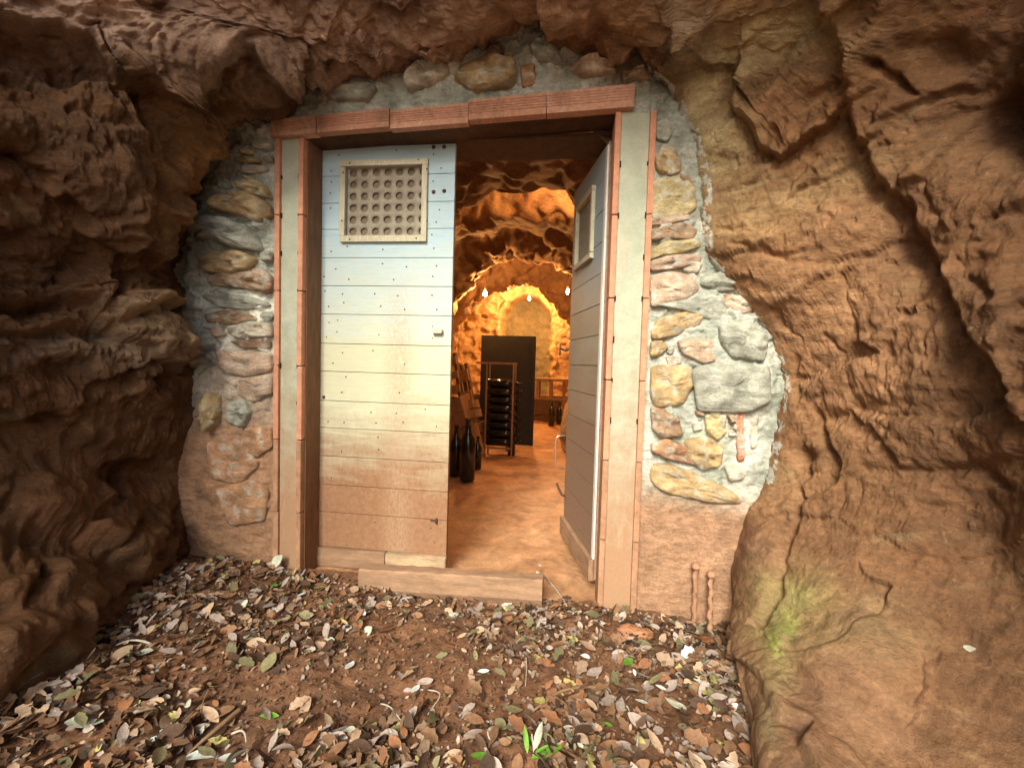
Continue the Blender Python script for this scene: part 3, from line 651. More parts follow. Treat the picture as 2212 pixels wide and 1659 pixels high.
# the lintel
LB = np.array([A(x, y, -.035)[[0, 2]] for x, y in ((600, 295), (1371, 232))]); LT = np.array([A(x, y, -.035)[[0, 2]] for x, y in ((600, 259), (1371, 183))])
def lz(x, z):          # the lintel hangs a little lower at its left end
    b = LB[0, 1]+(LB[1, 1]-LB[0, 1])*(x-LB[0, 0])/(LB[1, 0]-LB[0, 0]); u = LT[0, 1]+(LT[1, 1]-LT[0, 1])*(x-LT[0, 0])/(LT[1, 0]-LT[0, 0]); return b+(u-b)*z/.088
lj = [A(586, 280, -.03)[0], A(685, 275, -.03)[0], A(842, 260, -.03)[0], A(1012, 250, -.03)[0], A(1181, 225, -.03)[0], A(1371, 210, -.03)[0]]
v = []
for x in (XL-.12, XR+.14):
    for y in (.001, .118):
        for z in (.005, .08): v.append((x-O.x, y, lz(x, 0)+z))
me = bpy.data.meshes.new('soffit_shade_board'); me.from_pydata(v, [], [(0, 1, 3, 2), (4, 6, 7, 5), (0, 4, 5, 1), (2, 3, 7, 6), (0, 2, 6, 4), (1, 5, 7, 3)]); me.update(); link('soffit_shade_board', me, M['soffit'], frame)
for i in range(5):
    bm = bmesh.new(); x0, x1 = lj[i]+.0015, lj[i+1]-.0015; dz = .004*math.sin(i*2.3); y0 = -.035-.004*math.cos(i*1.7)
    prof = [(.0, 0), (y0, 0), (y0, .020)]
    for k in range(5):
        zc = .026+k*.011; prof += [(y0+.0025, zc), (y0+.0025, zc+.003), (y0, zc+.005)]
    prof += [(y0, .088), (.0, .088)]
    r0 = [bm.verts.new((x0-O.x, y, lz(x0, z)+dz)) for y, z in prof]; r1 = [bm.verts.new((x1-O.x, y, lz(x1, z)+dz)) for y, z in prof]
    for k in range(len(prof)): bm.faces.new((r0[k], r0[(k+1) % len(prof)], r1[(k+1) % len(prof)], r1[k]))
    bm.faces.new(r0[::-1]); bm.faces.new(r1); bmesh.ops.recalc_face_normals(bm, faces=bm.faces)
    done('lintel_block', bm, M['lintel'], frame)

# ------------------------------------------------------------------ left door leaf (shut)
YD = .11; DW = .584; DH = 1.724; Z0 = -.028
def make_nails(parent, pts, y):
    bm = bmesh.new(); bmesh.ops.create_cone(bm, cap_ends=True, segments=8, radius1=.0033, radius2=.0022, depth=.003)
    bmesh.ops.rotate(bm, verts=bm.verts, matrix=Matrix.Rotation(R(90), 3, 'X')); me = bpy.data.meshes.new('nail'); bm.to_mesh(me); bm.free(); me.materials.append(M['rust'])
    for x, z in pts:
        o = bpy.data.objects.new('nail', me); o.location = (x, y, z); o.parent = parent; col.objects.link(o)
def leaf(name, paint, loc, rz, label, win, seed, joints):
    DH = joints[0]
    t = tag(empty(name, loc, rz), label, 'door'); rg = random.Random(seed)
    wx0, wx1, wz0, wz1 = win
    zs = joints
    for a, b in zip(zs[:-1], zs[1:]):                   # boards, cut round the window
        lo, hi = b+.0012, a-.0012; j = rg.uniform(-.0008, .0008)
        segs = [(0.0, DW)]
        if lo < wz1 and hi > wz0:
            if lo < wz0: segs = [(0, DW, lo, wz0)]+[(0, wx0, wz0, hi), (wx1, DW, wz0, hi)]
            elif hi > wz1: segs = [(0, DW, wz1, hi)]+[(0, wx0, lo, wz1), (wx1, DW, lo, wz1)]
            else: segs = [(0, wx0), (wx1, DW)]
        bm = bmesh.new()
        if len(segs) == 2 and len(segs[0]) == 2:
            for x0, x1 in segs:
                b1 = bmesh.new(); add_box(b1, ((x0+x1)/2, .009+j, (lo+hi)/2), (x1-x0, .018, hi-lo), None, .0009); done('plank', b1, paint, t)
            bm.free(); continue
        for s in segs:
            x0, x1 = s[:2]; l, u = (s[2], s[3]) if len(s) > 2 else (lo, hi)
            if u-l < .004: continue
            add_box(bm, ((x0+x1)/2, .009+j, (l+u)/2), (x1-x0, .018, u-l), None, .0009)
        done('plank', bm, paint, t)
    # back frame keeps the boards together
    bm = bmesh.new()
    for x in (.03, DW-.03): add_box(bm, (x, .0255, DH/2), (.055, .014, DH-.01), None, .002)
    for z in (.05, .75, DH-.05): add_box(bm, (DW/2, .0252, z), (DW-.116, .0135, .08), None, .002)
    done('back_frame', bm, M['mudwood'], t)
    return t
ORG = A(684, 320, YD); x_l = -1.061
pj = [DH]
for yy in (379, 438, 495, 557, 618, 680, 744, 805, 869, 928, 990, 1052, 1112): pj.append(A(800, yy, YD)[2])
pj += [.045]; pj = sorted([z for z in pj if z > .04], reverse=True)
win = (A(747, 430, YD)[0]-x_l, A(914, 430, YD)[0]-x_l, A(830, 510, YD)[2], A(830, 360, YD)[2])
dl = leaf('door', M['bluepaint'], (x_l, YD, 0), 0, 'left door leaf, shut, pale blue planks with a perforated square window', win, 5, pj)
box('bottom_rail', (-.004, -.012, Z0-.01), (DW*.55, .02, .043), M['mudwood'], dl, bev=.005, rough=.0015)
box('bottom_rail', (DW*.555, -.014, Z0-.02), (DW+.001, .02, .043), M['worn'], dl, bev=.007, rough=.002)
def L(px, py): p = A(px, py, YD-.01); return p[0]-x_l, p[2]
def strips(parent, x0, x1, z0, z1, w=.022, y=-.001, th=.016, mat=None, lab=None):
    wf = empty('window_frame', (0, 0, 0)); wf.parent = parent
    mat = mat or M['oldwood']
    box('frame_strip', (x0-.020, y-th, z1-.002), (x1+.022, y, z1+w), mat, wf, .0015, .0006, 1)
    box('frame_strip', (x0-.018, y-th+.001, z0-w-.004), (x1+.020, y-.0005, z0-.002), mat, wf, .0015, .0006, 2)
    box('frame_strip', (x0-.022, y-th+.003, z0-.001), (x0+.002, y, z1-.003), mat, wf, .0015, .0006, 3)
    box('frame_strip', (x1-.003, y-th+.002, z0-.001), (x1+.020, y, z1-.003), mat, wf, .0015, .0006, 4)
    return wf
def window(parent, win, cols=7, rows=6):
    x0, x1, z0, z1 = win; strips(parent, *win)
    # perforated panel with real round holes
    V = []; Fc = []; cw = (x1-x0)/(cols-.35); ch = (z1-z0)/(rows-.15); n = 16; rr = cw*.31; th = .0025
    for i in range(cols):
        for k in range(rows):
            ox = x0+i*cw+.002; oz = z0-.003+k*ch; c = (ox+cw/2, oz+ch/2); base = len(V); sq = []; ci = []
            for a in range(n):
                an = 2*math.pi*a/n; ca, sa = math.cos(an), math.sin(an); s = 1/max(abs(ca), abs(sa))
                sq.append((c[0]+ca*s*cw/2, c[1]+sa*s*ch/2)); ci.append((c[0]+ca*rr, c[1]+sa*rr))
            sq = [(min(x, x1), z) for x, z in sq]; ci = [(min(x, x1), z) for x, z in ci]
            for yy in (0, th):
                for q in (sq, ci):
                    for x, z in q: V.append((x, .010+yy, z))
            for a in range(n):
                b = (a+1) % n
                Fc.append((base+a, base+b, base+n+b, base+n+a)); Fc.append((base+n+a, base+n+b, base+3*n+b, base+3*n+a))
    mesh_np('perforated_panel', V, Fc, M['panel'], parent, False)
    bx = box('shutter_board', (x0-.01, .0185, z0-.01), (x1+.01, .0215, z1+.01), M['backboard'], parent, 0)
window(dl, win)
nl = []
for zz in [(a, b) for a, b in zip(pj[:-1], pj[1:])]:
    rg = random.Random(int(zz[0]*1000)); hgt = zz[0]-zz[1]
    for fx in (.10, .20, .46, .62, .87):
        for fz in (.3, .72):
            if rg.random() < .62 and hgt > .05:
                x = fx*DW+rg.uniform(-.028, .028); z = zz[1]+fz*hgt+rg.uniform(-.014, .014)
                if z < .42 and rg.random() < .7: continue
                if not (win[0]-.03 < x < win[1]+.03 and win[2]-.04 < z < win[3]+.04): nl.append((x, z))
make_nails(dl, nl, -.001)
for px, py in ((935, 315), (958, 312), (935, 413), (958, 411), (697, 858)):
    x, z = L(px, py); bm = bmesh.new(); bmesh.ops.create_cone(bm, cap_ends=True, segments=14, radius1=.0085 if px > 800 else .006, radius2=.006, depth=.004)
    bmesh.ops.rotate(bm, verts=bm.verts, matrix=Matrix.Rotation(R(90), 3, 'X')); o = done('bolt', bm, M['rust'], dl, True); o.location = (x, -.002, min(z, DH-.012))
for (px, py) in ((757, 355), (905, 347), (757, 518), (900, 516), (743, 375), (740, 478), (923, 367), (924, 478)):
    x, z = L(px, py); make_nails(dl, [(x, z)], -.0185)
x, z = L(945, 716); bm = bmesh.new(); add_box(bm, (x, -.011, z), (.040, .022, .018), None, .004); add_box(bm, (x+.019, -.008, z+.001), (.007, .03, .007), None, .001); done('latch_block', bm, M['oldwood'], dl)
x, z = L(942, 1126); bm = bmesh.new(); add_box(bm, (x-.012, -.003, z), (.03, .006, .006), None, .001); add_box(bm, (x, -.006, z), (.007, .012, .022), None, .001); done('lock_catch', bm, M['rust'], dl)

# ------------------------------------------------------------------ right door leaf (swung inwards), local x runs from the hinge to the free edge
PHI = 1.3328
dr = None
DW = .53; DH = 1.71; pz = [DH-i*(DH-.055)/14 for i in range(15)]
WR = (.20, .43, 1.30, 1.50)
dr = leaf('door', M['rightpaint'], (XR+.026, .100, .0), math.pi-PHI, 'right door leaf swung inwards, seen edge-on, with small framed window', (.18, .42, 1.32, 1.59), 9, pz)
# that leaf turns its other face to the camera: put window strips, handle and latch on its +y side
for ch in list(dr.children):
    pass
wf = strips(dr, .18, .42, 1.33, 1.58, y=.0525, th=.018, mat=M['oldwood'])
box('shutter_board', (.17, .0190, 1.31), (.43, .0325, 1.61), M['panel'], dr, 0)
for k in range(14):
    z0_, z1_ = .122*k+.0015, .122*(k+1)-.0015; jj = .0004*((k*7) % 5-2)
    spans = [(.002, DW-.002)] if z1_ < 1.33 or z0_ > 1.58 else [(.002, .178), (.422, DW-.002)]
    if k == 11:
        for a, b in spans:
            bm = bmesh.new(); add_box(bm, ((a+b)/2, .0345+jj, (z0_+z1_)/2), (b-a, .004, z1_-z0_), None, .0006); done('lining_board', bm, M['rightpaint'], dr)
        continue
    bm = bmesh.new()
    for a, b in spans: add_box(bm, ((a+b)/2, .0345+jj, (z0_+z1_)/2), (b-a, .004, z1_-z0_), None, .0006)
    if k == 10:
        add_box(bm, (.3, .0345+jj, (z0_+1.33)/2), (.244, .0039, 1.33-z0_), None, .0006)
    if k == 12: add_box(bm, (.3, .0345+jj, (1.58+z1_)/2), (.244, .0039, z1_-1.58), None, .0006)
    done('lining_board', bm, M['rightpaint'], dr)
box('bottom_rail', (.004, .0367, 0), (DW-.002, .056, .085), M['mudwood'], dr, .004, .001)
box('hinge_stile', (-.004, .0367, .09), (.022, .044, 1.69), M['whiteish'], dr, .002, .0005)
tube('pull_handle', [(DW-.02, .05, .33), (DW-.02, .085, .335), (DW-.02, .093, .345), (DW-.02, .095, .36), (DW-.02, .095, .47), (DW-.02, .093, .485), (DW-.02, .085, .495), (DW-.02, .05, .50)], .0035, M['steel'], dr)
bm = bmesh.new(); tube_mesh(bm, [(DW-.03, .047, .93), (DW-.03, .065, .925), (DW-.02, .085, .935)], .006); tube_mesh(bm, [(DW-.02, .088, .90), (DW-.02, .088, .955)], .004); done('door_latch', bm, M['rust'], dr, True)
bm = bmesh.new(); tube_mesh(bm, [(DW-.05, .047, .20), (DW-.05, .06, .205), (DW-.03, .075, .235), (DW-.015, .08, .255)], .006); done('hook', bm, M['rust'], dr, True)

# ------------------------------------------------------------------ threshold board lying on the litter
p0, p1, p2 = A(776, 1228, -.05), A(1172, 1252, -.07), A(1172, 1308, -.10)
bm = bmesh.new(); a = Vector(p0); b = Vector(p1); L_ = (b-a).length; ax = (b-a).normalized()
tb = tag(empty('threshold_board', tuple(p0), math.atan2(ax.y, ax.x)), 'long muddy wooden board lying along the sill in front of the doors', 'board')
tilt = math.asin(ax.z)
n = 40; V = []
for i in range(n+1):
    x = L_*i/n; e = .004*math.sin(i*1.3)+.003*math.sin(i*3.1)
    for yy, zz in ((.05, 0), (0, 0), (-.006, -.006), (-.008+e*.3, -.075), (.02, -.13), (.05, -.13)): V.append((x, yy, zz+x*math.tan(tilt)+e*.25*(zz == 0)))
Fq = [(i*6+k, i*6+(k+1) % 6, (i+1)*6+(k+1) % 6, (i+1)*6+k) for i in range(n) for k in range(6)]
me = bpy.data.meshes.new('plank'); me.from_pydata(V, [], Fq+[tuple(range(5, -1, -1)), tuple(n*6+k for k in range(6))]); me.update(); link('plank', me, M['mudwood'], tb)

# ------------------------------------------------------------------ the cave behind the door
sec = [  # y, x left, x right, top, exponent
 (.105, -1.22, .26, 1.80, 6), (.22, -1.45, .55, 1.98, 3.2), (.8, -1.55, .85, 2.02, 2.8), (1.25, -1.5, .8, 1.97, 2.6), (1.42, -1.5, .85, 2.02, 2.6),
 (1.55, -1.65, .9, 2.55, 2.6), (1.86, -1.7, .8, 2.65, 2.5), (2.02, -1.7, .8, 2.12, 2.4), (2.5, -1.65, .75, 2.06, 2.3), (2.70, -1.50, .60, 1.90, 2.3), (2.85, -1.5, .6, 1.88, 2.3),
 (3.2, -1.75, .7, 2.2, 2.3), (4.3, -1.95, .6, 2.3, 2.2), (4.7, -1.86, .30, 2.02, 2.1), (5.0, -1.86, .32, 2.06, 2.1), (5.4, -2.2, .6, 2.5, 2.2), (6.9, -2.2, .6, 2.5, 2.2)]
rows = []
for (y, xl, xr, zt, ex) in sec:
    th = np.linspace(-.12, math.pi+.12, 25); c, s = np.cos(th), np.sin(th)
    x = (xl+xr)/2-(xr-xl)/2*np.sign(c)*np.abs(c)**(2/ex); z = -.1+(zt+.1)*np.sign(s)*np.abs(s)**(2/ex)
    rows.append(np.stack([x, np.full_like(x, y), z], 1))
rows = np.array(rows); ty = []
for i in range(len(sec)-1): ty += list(np.linspace(i, i+1, max(8, int(60*min(1.4, max(.25, sec[i+1][0]-sec[i][0])))), endpoint=False))
ty.append(len(sec)-1); B = crom(crom(rows, 300, 1), np.array(ty), 0); nr, nc = B.shape[:2]
du = np.gradient(B, axis=0); dv = np.gradient(B, axis=1); nm = np.cross(du, dv); nm /= np.linalg.norm(nm, axis=2, keepdims=True)+1e-9
cc = B.mean(1, keepdims=True); nm *= np.sign(((cc-B)*nm).sum(2, keepdims=True)); P = B.reshape(-1, 3); NN = nm.reshape(-1, 3)
wob = np.stack([fbm(P*2.2, 3, 171), fbm(P*2.2, 3, 172), fbm(P*2.2, 3, 173)], 1); fa, ea = facets(P*3+wob*.3, 111, 1); fb, eb = facets(P*np.array([8, 8, 11])+wob*.5, 112, 1); fc2, ec2 = facets(P*20+wob, 113, 1)
dd = fa*.07-.03*np.exp(-ea/.06)+fb*.028-.012*np.exp(-eb/.06)+fc2*.009+fbm(P*14, 3, 114)*.010
dd = soften(dd, nr, nc, 1); k = sstep(.1, .35, P[:, 1]); Q = P+NN*(dd*k)[:, None]
T = lerp(np.array([[.30, .17, .09]]), np.array([[.46, .30, .16]]), np.clip(fbm(P*4, 4, 121)+.5, 0, 1)); T = lerp(T, np.array([[.13, .07, .04]]), .8*sstep(1.45, 1.2, P[:, 1])*(.6+.4*np.clip(fbm(P*6, 3, 122)+.5, 0, 1))); T = lerp(T, np.array([[.17, .095, .045]]), .75*sstep(2.0, 2.1, P[:, 1])*sstep(2.85, 2.7, P[:, 1]))  # unlit near ceiling and head wall: shade darkened into the tint
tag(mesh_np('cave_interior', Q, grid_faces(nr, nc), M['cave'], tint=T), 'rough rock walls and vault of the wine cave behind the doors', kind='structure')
# end wall with an arched plastered niche
h = .02; gx = np.arange(-2.6, 1.0, h); gq = np.arange(-.3, 2.8, h); X, Z = np.meshgrid(gx, gq, indexing='ij'); sh = X.shape; X = X.ravel(); Z = Z.ravel(); P3 = np.stack([X, X*0, Z], 1)
xc, hw, zs_ = -.76, .44, 1.60
wz = fbm(P3*5, 3, 131)*.05
dn = np.where(Z > zs_, np.hypot((X-xc), (Z-zs_)), np.abs(X-xc))-hw+wz
Yn = 6.15+.45*sstep(.03, -.03, dn); rr_, re_ = facets(P3*np.array([5, 1, 7])+3, 133, 1); Yn += rr_*.05*sstep(-.05, .1, dn)+fbm(P3*9, 4, 134)*.02
T = lerp(np.array([[.44, .31, .17]]), np.array([[.20, .19, .13]]), sstep(.0, -.05, dn))
tag(mesh_np('cave_end_wall', np.stack([X, Yn, Z], 1), grid_faces(*sh), M['cave'], tint=T), 'far end wall of the cave with an arched plastered niche', kind='structure')
# floor
def fz(X, Y): return -.05+.02*sstep(.5, 2, Y)+.17*sstep(2.5, 6.5, Y)+.02*fbm(np.stack([X, Y, X*0], 1)*2.5, 3, 141)+.006*fbm(np.stack([X, Y, X*0], 1)*14, 3, 142)
xs = np.arange(-2.6, 1.4, .02); ys = np.arange(.02, 7.0, .025); X, Y = np.meshgrid(xs, ys, indexing='ij'); X = X.ravel(); Y = Y.ravel(); P3 = np.stack([X, Y, X*0], 1)
T = lerp(np.array([[.42, .225, .115]]), np.array([[.50, .29, .16]]), np.clip(fbm(P3*4, 3, 143)+.5, 0, 1))
M['clay'] = rock_material('trodden_clay', rough=.9, fine=.35, contrast=.1)
tag(mesh_np('cave_floor', np.stack([X, Y, fz(X, Y)], 1), grid_faces(len(xs), len(ys)), M['clay'], tint=T), 'trodden orange clay floor of the cave', kind='structure')
def fzz(x, y): return float(fz(np.array([float(x)]), np.array([float(y)]))[0])

# lamps
def lamp(p, power, label, r=.023, cord=.12):
    t = tag(empty('light_bulb', tuple(p)), label, 'lamp', 'warm bulbs strung along the cave vault')
    lathe('glass_bulb', [(.004, .03), (.010, .022), (r*.8, .010), (r, -.006), (r*.8, -.020), (r*.35, -.029), (.002, -.031)][::-1], M['bulb'], t, 14)
    lathe('socket', [(.011, .028), (.012, .03), (.012, .058), (.006, .066)], M['cable'], t, 10)
    tube('cable', [(0, 0, .06), (.01, .01, .06+cord*.6), (0, 0, .06+cord)], .003, M['cable'], t, 6)
    l = bpy.data.lights.new('bulb_light', 'POINT'); l.energy = power; l.color = (1, .47, .14); l.shadow_soft_size = .03
    lo = bpy.data.objects.new('bulb_light', l); lo.parent = t; lo.location = (0, -.045, -.01); col.objects.link(lo)
lamp(A(1048, 634, 2.98), 26, 'lit bulb at the left of the stone arch inside the cave')
lamp(A(1143, 645, 5.7), 100, 'lit bulb hanging in front of the far niche, middle of the three')
lamp(A(1226, 630, 2.95), 10, 'lit bulb at the right of the arch beside the open door edge', .013)
lamp((.0, 1.64, 2.30), 17, 'lit bulb tucked behind the ceiling lip near the top of the doorway')

lamp((-1.5, 3.9, 1.85), 100, 'added lamp out of view behind the left side of the stone arch')  # unseen lamp, added to light floor and boards through the arch
# black board, wine rack, bottles
yb = 3.05; q0, q1 = A(1040, 724, yb), A(1157, 728, yb); zb = fzz(q0[0], yb)
bb = tag(empty('black_panel', (q0[0], yb, zb)), 'large flat black panel standing upright behind the wine rack', 'panel')
box('board', (0, 0, .01), (q1[0]-q0[0], .03, q0[2]-zb), M['black'], bb, .004)
box('edge_batten', (q1[0]-q0[0]-.03, -.02, .01), (q1[0]-q0[0]+.008, .0-.001, q0[2]-zb-.01), M['black'], bb, .003)
yr = 2.45; r0, r1 = A(1052, 786, yr), A(1110, 786, yr); zf = fzz(r0[0], yr); rw = r1[0]-r0[0]; rt = r0[2]-zf
rk = tag(empty('wine_rack', (r0[0], yr, zf)), 'narrow pale wooden wine rack filled with dark bottles lying on their sides', 'rack')
for x in (0, rw):
    for y in (0, .17): box('rack_post', (x-.007, y-.007, 0), (x+.007, y+.007, rt), M['brownwood'], rk, .002)
box('top_rail', (-.10, -.0095, rt-.001), (rw+.012, .012, rt+.017), M['brownwood'], rk, .002)
box('top_rail', (-.012, .16, rt-.001), (rw+.012, .182, rt+.017), M['brownwood'], rk, .002)
nb = 8; bz = [.11+i*min(.079, (rt-.14)/nb) for i in range(nb)]
for i, z in enumerate(bz):
    for y in ((-.0105, .158) if i == 0 else (.158,)): box('shelf_rail', (.0095, y+.002, z-(.022 if i == 0 else .006)), (rw-.0095, y+.014, z-.002), M['brownwood'], rk, .001)
bprof = [(.001, 0), (.034, .001), (.0375, .006), (.0375, .185), (.034, .205), (.020, .232), (.0145, .25), (.0135, .292), (.0155, .294), (.0155, .305), (.012, .306), (.001, .306)]
bot = tag(empty('wine_bottle', (0, 0, 0)), 'dark glass wine bottle lying on its side in the rack', 'bottle')
lathe('bottle_body', bprof, M['glassdark'], bot, 20)
order = ['lowest', 'second from the bottom', 'third from the bottom', 'fourth from the bottom', 'fourth from the top', 'third from the top', 'second from the top', 'topmost']
for i, z in enumerate(bz):
    b_ = bot if i == 0 else copy_tree(bot)
    b_.location = (r0[0]+.004, yr+.05+.01*(i % 3), zf+z+.0385+.002); b_.rotation_euler = (0, R(90), 0)
    tag(b_, 'dark wine bottle on its side in the narrow rack, '+order[i], 'bottle', 'wine bottles lying in the rack')
    c = copy_tree(bot); c.location = (r0[0]+.015, yr+.135, zf+z+.0385+.004); c.rotation_euler = (0, R(90), 0)
    c.hide_render = False; tag(c, 'dark wine bottle in the back row of the rack, '+order[i], 'bottle', 'wine bottles lying in the back of the rack')
# standing bottles in front
def standing(px, py, k, label):
    p = A(px, py, 1.7); b_ = copy_tree(bot); z = fzz(p[0], 1.7); d_ = ray(px, py); s = (z-C0[2])/d_[2]; p = C0+d_*s
    b_.location = tuple(p); b_.rotation_euler = (0, 0, 0); b_.scale = (k, k, k); tag(b_, label, 'bottle'); b_.pop('group', None) if 'group' in b_ else None
    return b_
standing(1009, 1037, 1.52, 'tall dark bottle standing on the clay floor by the left door')
standing(984, 1028, 1.3, 'dark bottle standing half hidden behind the left door edge')
# pallets and crate leaning on the left
def pallet(p, rot, wd, hg, n, label, name='pallet', mats='brownwood'):
    t = tag(empty(name, tuple(p)), label, 'pallet'); t.rotation_euler = rot
    for k in range(3):
        x = -wd/2+k*wd/2; box('bearer', (x-.015, .0165, 0), (x+.015, .05, hg), M['darkwood'], t, .002)
    for k in range(n):
        z = hg*(k+.15)/n; box('slat', (-wd/2-.02, 0, z), (wd/2+.02, .014, z+hg/n*.55), M[mats], t, .002, .001, k)
    return t
pz_ = A(990, 990, 2.55); pallet((pz_[0]-.02, 2.45, fzz(pz_[0], 2.45)), (R(-8), R(-14), R(-14)), .26, .98, 7, 'slatted wooden pallet leaning by the wall left of the wine rack')
pz_ = A(1020, 980, 2.75); pallet((pz_[0]+.03, 2.72, fzz(pz_[0], 2.7)), (R(-6), R(-18), R(-22)), .12, .9, 4, 'tall narrow slatted frame leaning between the pallet and the rack')
ct = tag(empty('wooden_crate', tuple(A(1010, 985, 2.05))), 'open wooden crate tipped up against the pallets behind the bottles', 'crate'); ct.rotation_euler = (R(6), R(-16), R(-16))
ct.location = (A(1002, 985, 2.1)[0], 2.1, fzz(-1, 2.1)+.03)
for k in range(4): box('slat', (-.13, 0, .02+k*.135), (.13, .010, .02+k*.135+.118), M['brownwood'], ct, .002, .001, k)
for x in (-.13, .12): box('side_panel', (x, .0105, .0), (x+.01, .18, .55), M['brownwood'], ct, .002)
box('bottom_panel', (-.119, .0105, .0), (.119, .18, .012), M['brownwood'], ct, .002)
def crate(x, y, z, w, d, hgt, rot, label, mat='brownwood'):
    t = tag(empty('wooden_crate', (x, y, z)), label, 'crate'); t.rotation_euler = rot; n = max(2, int(hgt/.09))
    for k in range(n):
        for yy in (0, d-.010): box('slat', (-w/2, yy, hgt*k/n), (w/2, yy+.010, hgt*k/n+hgt/n*.86), M[mat], t, .0015, .0008, k)
        for xx in (-w/2, w/2-.01): box('slat', (xx, .0105, hgt*k/n), (xx+.01, d-.0105, hgt*k/n+hgt/n*.86), M[mat], t, .0015, .0008, k)
    box('bottom_panel', (-w/2+.0105, .0105, 0), (w/2-.0105, d-.0105, .01), M[mat], t, .001)
    return t
crate(-.99, 2.34, fzz(-.99, 2.34), .34, .30, .34, (0, 0, R(-8)), 'upright slatted crate under the tipped one left of the rack')
crate(-1.02, 2.36, fzz(-1, 2.36)+.345, .30, .28, .20, (R(3), R(9), R(14)), 'small slatted crate set crooked on top of the upright crate')
crate(-.87, 2.12, fzz(-.87, 2.12), .24, .20, .36, (R(2), R(-7), R(10)), 'light wood crate leaning right behind the tall bottle')
crate(-.90, 2.16, fzz(-.9, 2.16)+.37, .26, .18, .17, (R(-4), R(-19), R(-6)), 'light wood crate tipped on top of the leaning crate')
crate(-.94, 3.3, fzz(-.94, 3.3), .42, .34, .50, (0, 0, R(6)), 'tall crate in the shade behind the pallets', 'darkwood')
crate(-.30, 4.6, fzz(-.3, 4.6), .40, .30, .30, (0, 0, R(-5)), 'dark crate standing right of the black panel far back', 'darkwood')
for i, (xx, yy, k, lab) in enumerate(((-.52, 2.62, 1.0, 'dark bottle standing close to the right of the rack'), (-.565, 2.80, 1.05, 'dark bottle standing between the rack and the black panel'), (-.20, 4.35, 1.1, 'dark bottle standing before the far dark crate'), (-.10, 4.45, 1.0, 'dark bottle standing at the right end of the far crate'), (-.72, 1.95, .9, 'small dark bottle behind the tall one by the left door'))):
    c = copy_tree(bot); c.rotation_euler = (0, 0, i); c.scale = (k, k, k); c.location = (xx, yy, fzz(xx, yy)); tag(c, lab, 'bottle')
    if 'group' in c: del c['group']
# block shelves at the back right
bs = tag(empty('block_shelf', tuple(A(1160, 880, 5.2))), 'rough stone block shelf holding dark bottles at the back of the cave', 'shelf'); bx_ = A(1158, 850, 5.2)[0]; bs.location = (bx_, 5.2, fzz(bx_, 5.2))
for k in range(4): box('stone_block', (k*.20, 0, -.02), (k*.20+.05, .3, .50), M['clay'] if 0 else M['mudwood'], bs, .01, .004, k)
for z in (.22, .50): box('shelf_slab', (-.02, -.01, z), (.68, .31, z+.04), M['mudwood'], bs, .006, .003, 3)
# pale boulder on the right inside
def boulder(name, c, s, mat, tintc, seed, n=40):
    u = np.linspace(0, math.pi, n); v = np.linspace(0, 2*math.pi, n*2); U, Vv = np.meshgrid(u, v, indexing='ij')
    P = np.stack([np.sin(U)*np.cos(Vv), np.sin(U)*np.sin(Vv), np.cos(U)], -1).reshape(-1, 3); fh, _ = facets(P*1.6+seed, seed, 1); r = 1+.25*fh+.12*fbm(P*3+seed, 3, seed)
    V = P*r[:, None]*np.array(s)
    o = mesh_np(name, V, grid_faces(n, n*2), mat, None, True, np.asarray(tintc)[None]*(1+.3*fbm(P*4+seed, 3, seed)[:, None])); o.location = c; return o
c = A(1246, 930, 2.9); tag(boulder('boulder', (c[0], 2.9, fzz(c[0], 2.9)+.22), (.16, .2, .34), M['cave'], (.5, .36, .22), 7), 'pale boulder on the cave floor behind the open door leaf', 'rock')

# ------------------------------------------------------------------ loose things on the ground
p = GG(1368, 1372); tag(boulder('clay_lump', (p[0], p[1], p[2]+.006), (.062, .035, .022), M['clay'], (.36, .17, .09), 31, 24), 'flat lump of orange clay on the litter near the right post', 'clay lump')
p = A(2032, 1425, -.52); tag(boulder('stone', tuple(p), (.035, .03, .035), M['stone'], (.17, .155, .16), 33, 20), 'dark grey stone lodged in the rock at lower right', 'stone')
# two mud-coated pipes at the foot of the wall on the right
for (x0, y0, x1, y1, lab) in ((1503, 1222, 1499, 1352, 'left one of two mud-caked pipes at the foot of the wall'), (1536, 1240, 1533, 1372, 'right one of two mud-caked pipes beside the rock')):
    a = A(x0, y0, -.045); b = GG(x1, y1); pts = []; rd = []
    for i in range(14):
        f = i/13; q = a*(1-f)+b*f; q = q+np.array([.002*math.sin(i*1.9), .0, 0]); pts.append(q); rd.append(.009*(1+.18*math.sin(i*2.7+x0))+(.006 if i == 0 else 0))
    t = tag(empty('pipe', tuple(a)), lab, 'pipe', 'mud-caked pipes at the foot of the wall'); tube('pipe_body', [q-a for q in pts]+[b-a+np.array([0, 0, -.05])], rd+[.009], M['terra_mud'], t, 10)
    lathe('pipe_cap', [(.002, .012), (.010, .010), (.015, 0), (.012, -.012)][::-1], M['terra_mud'], t, 12)

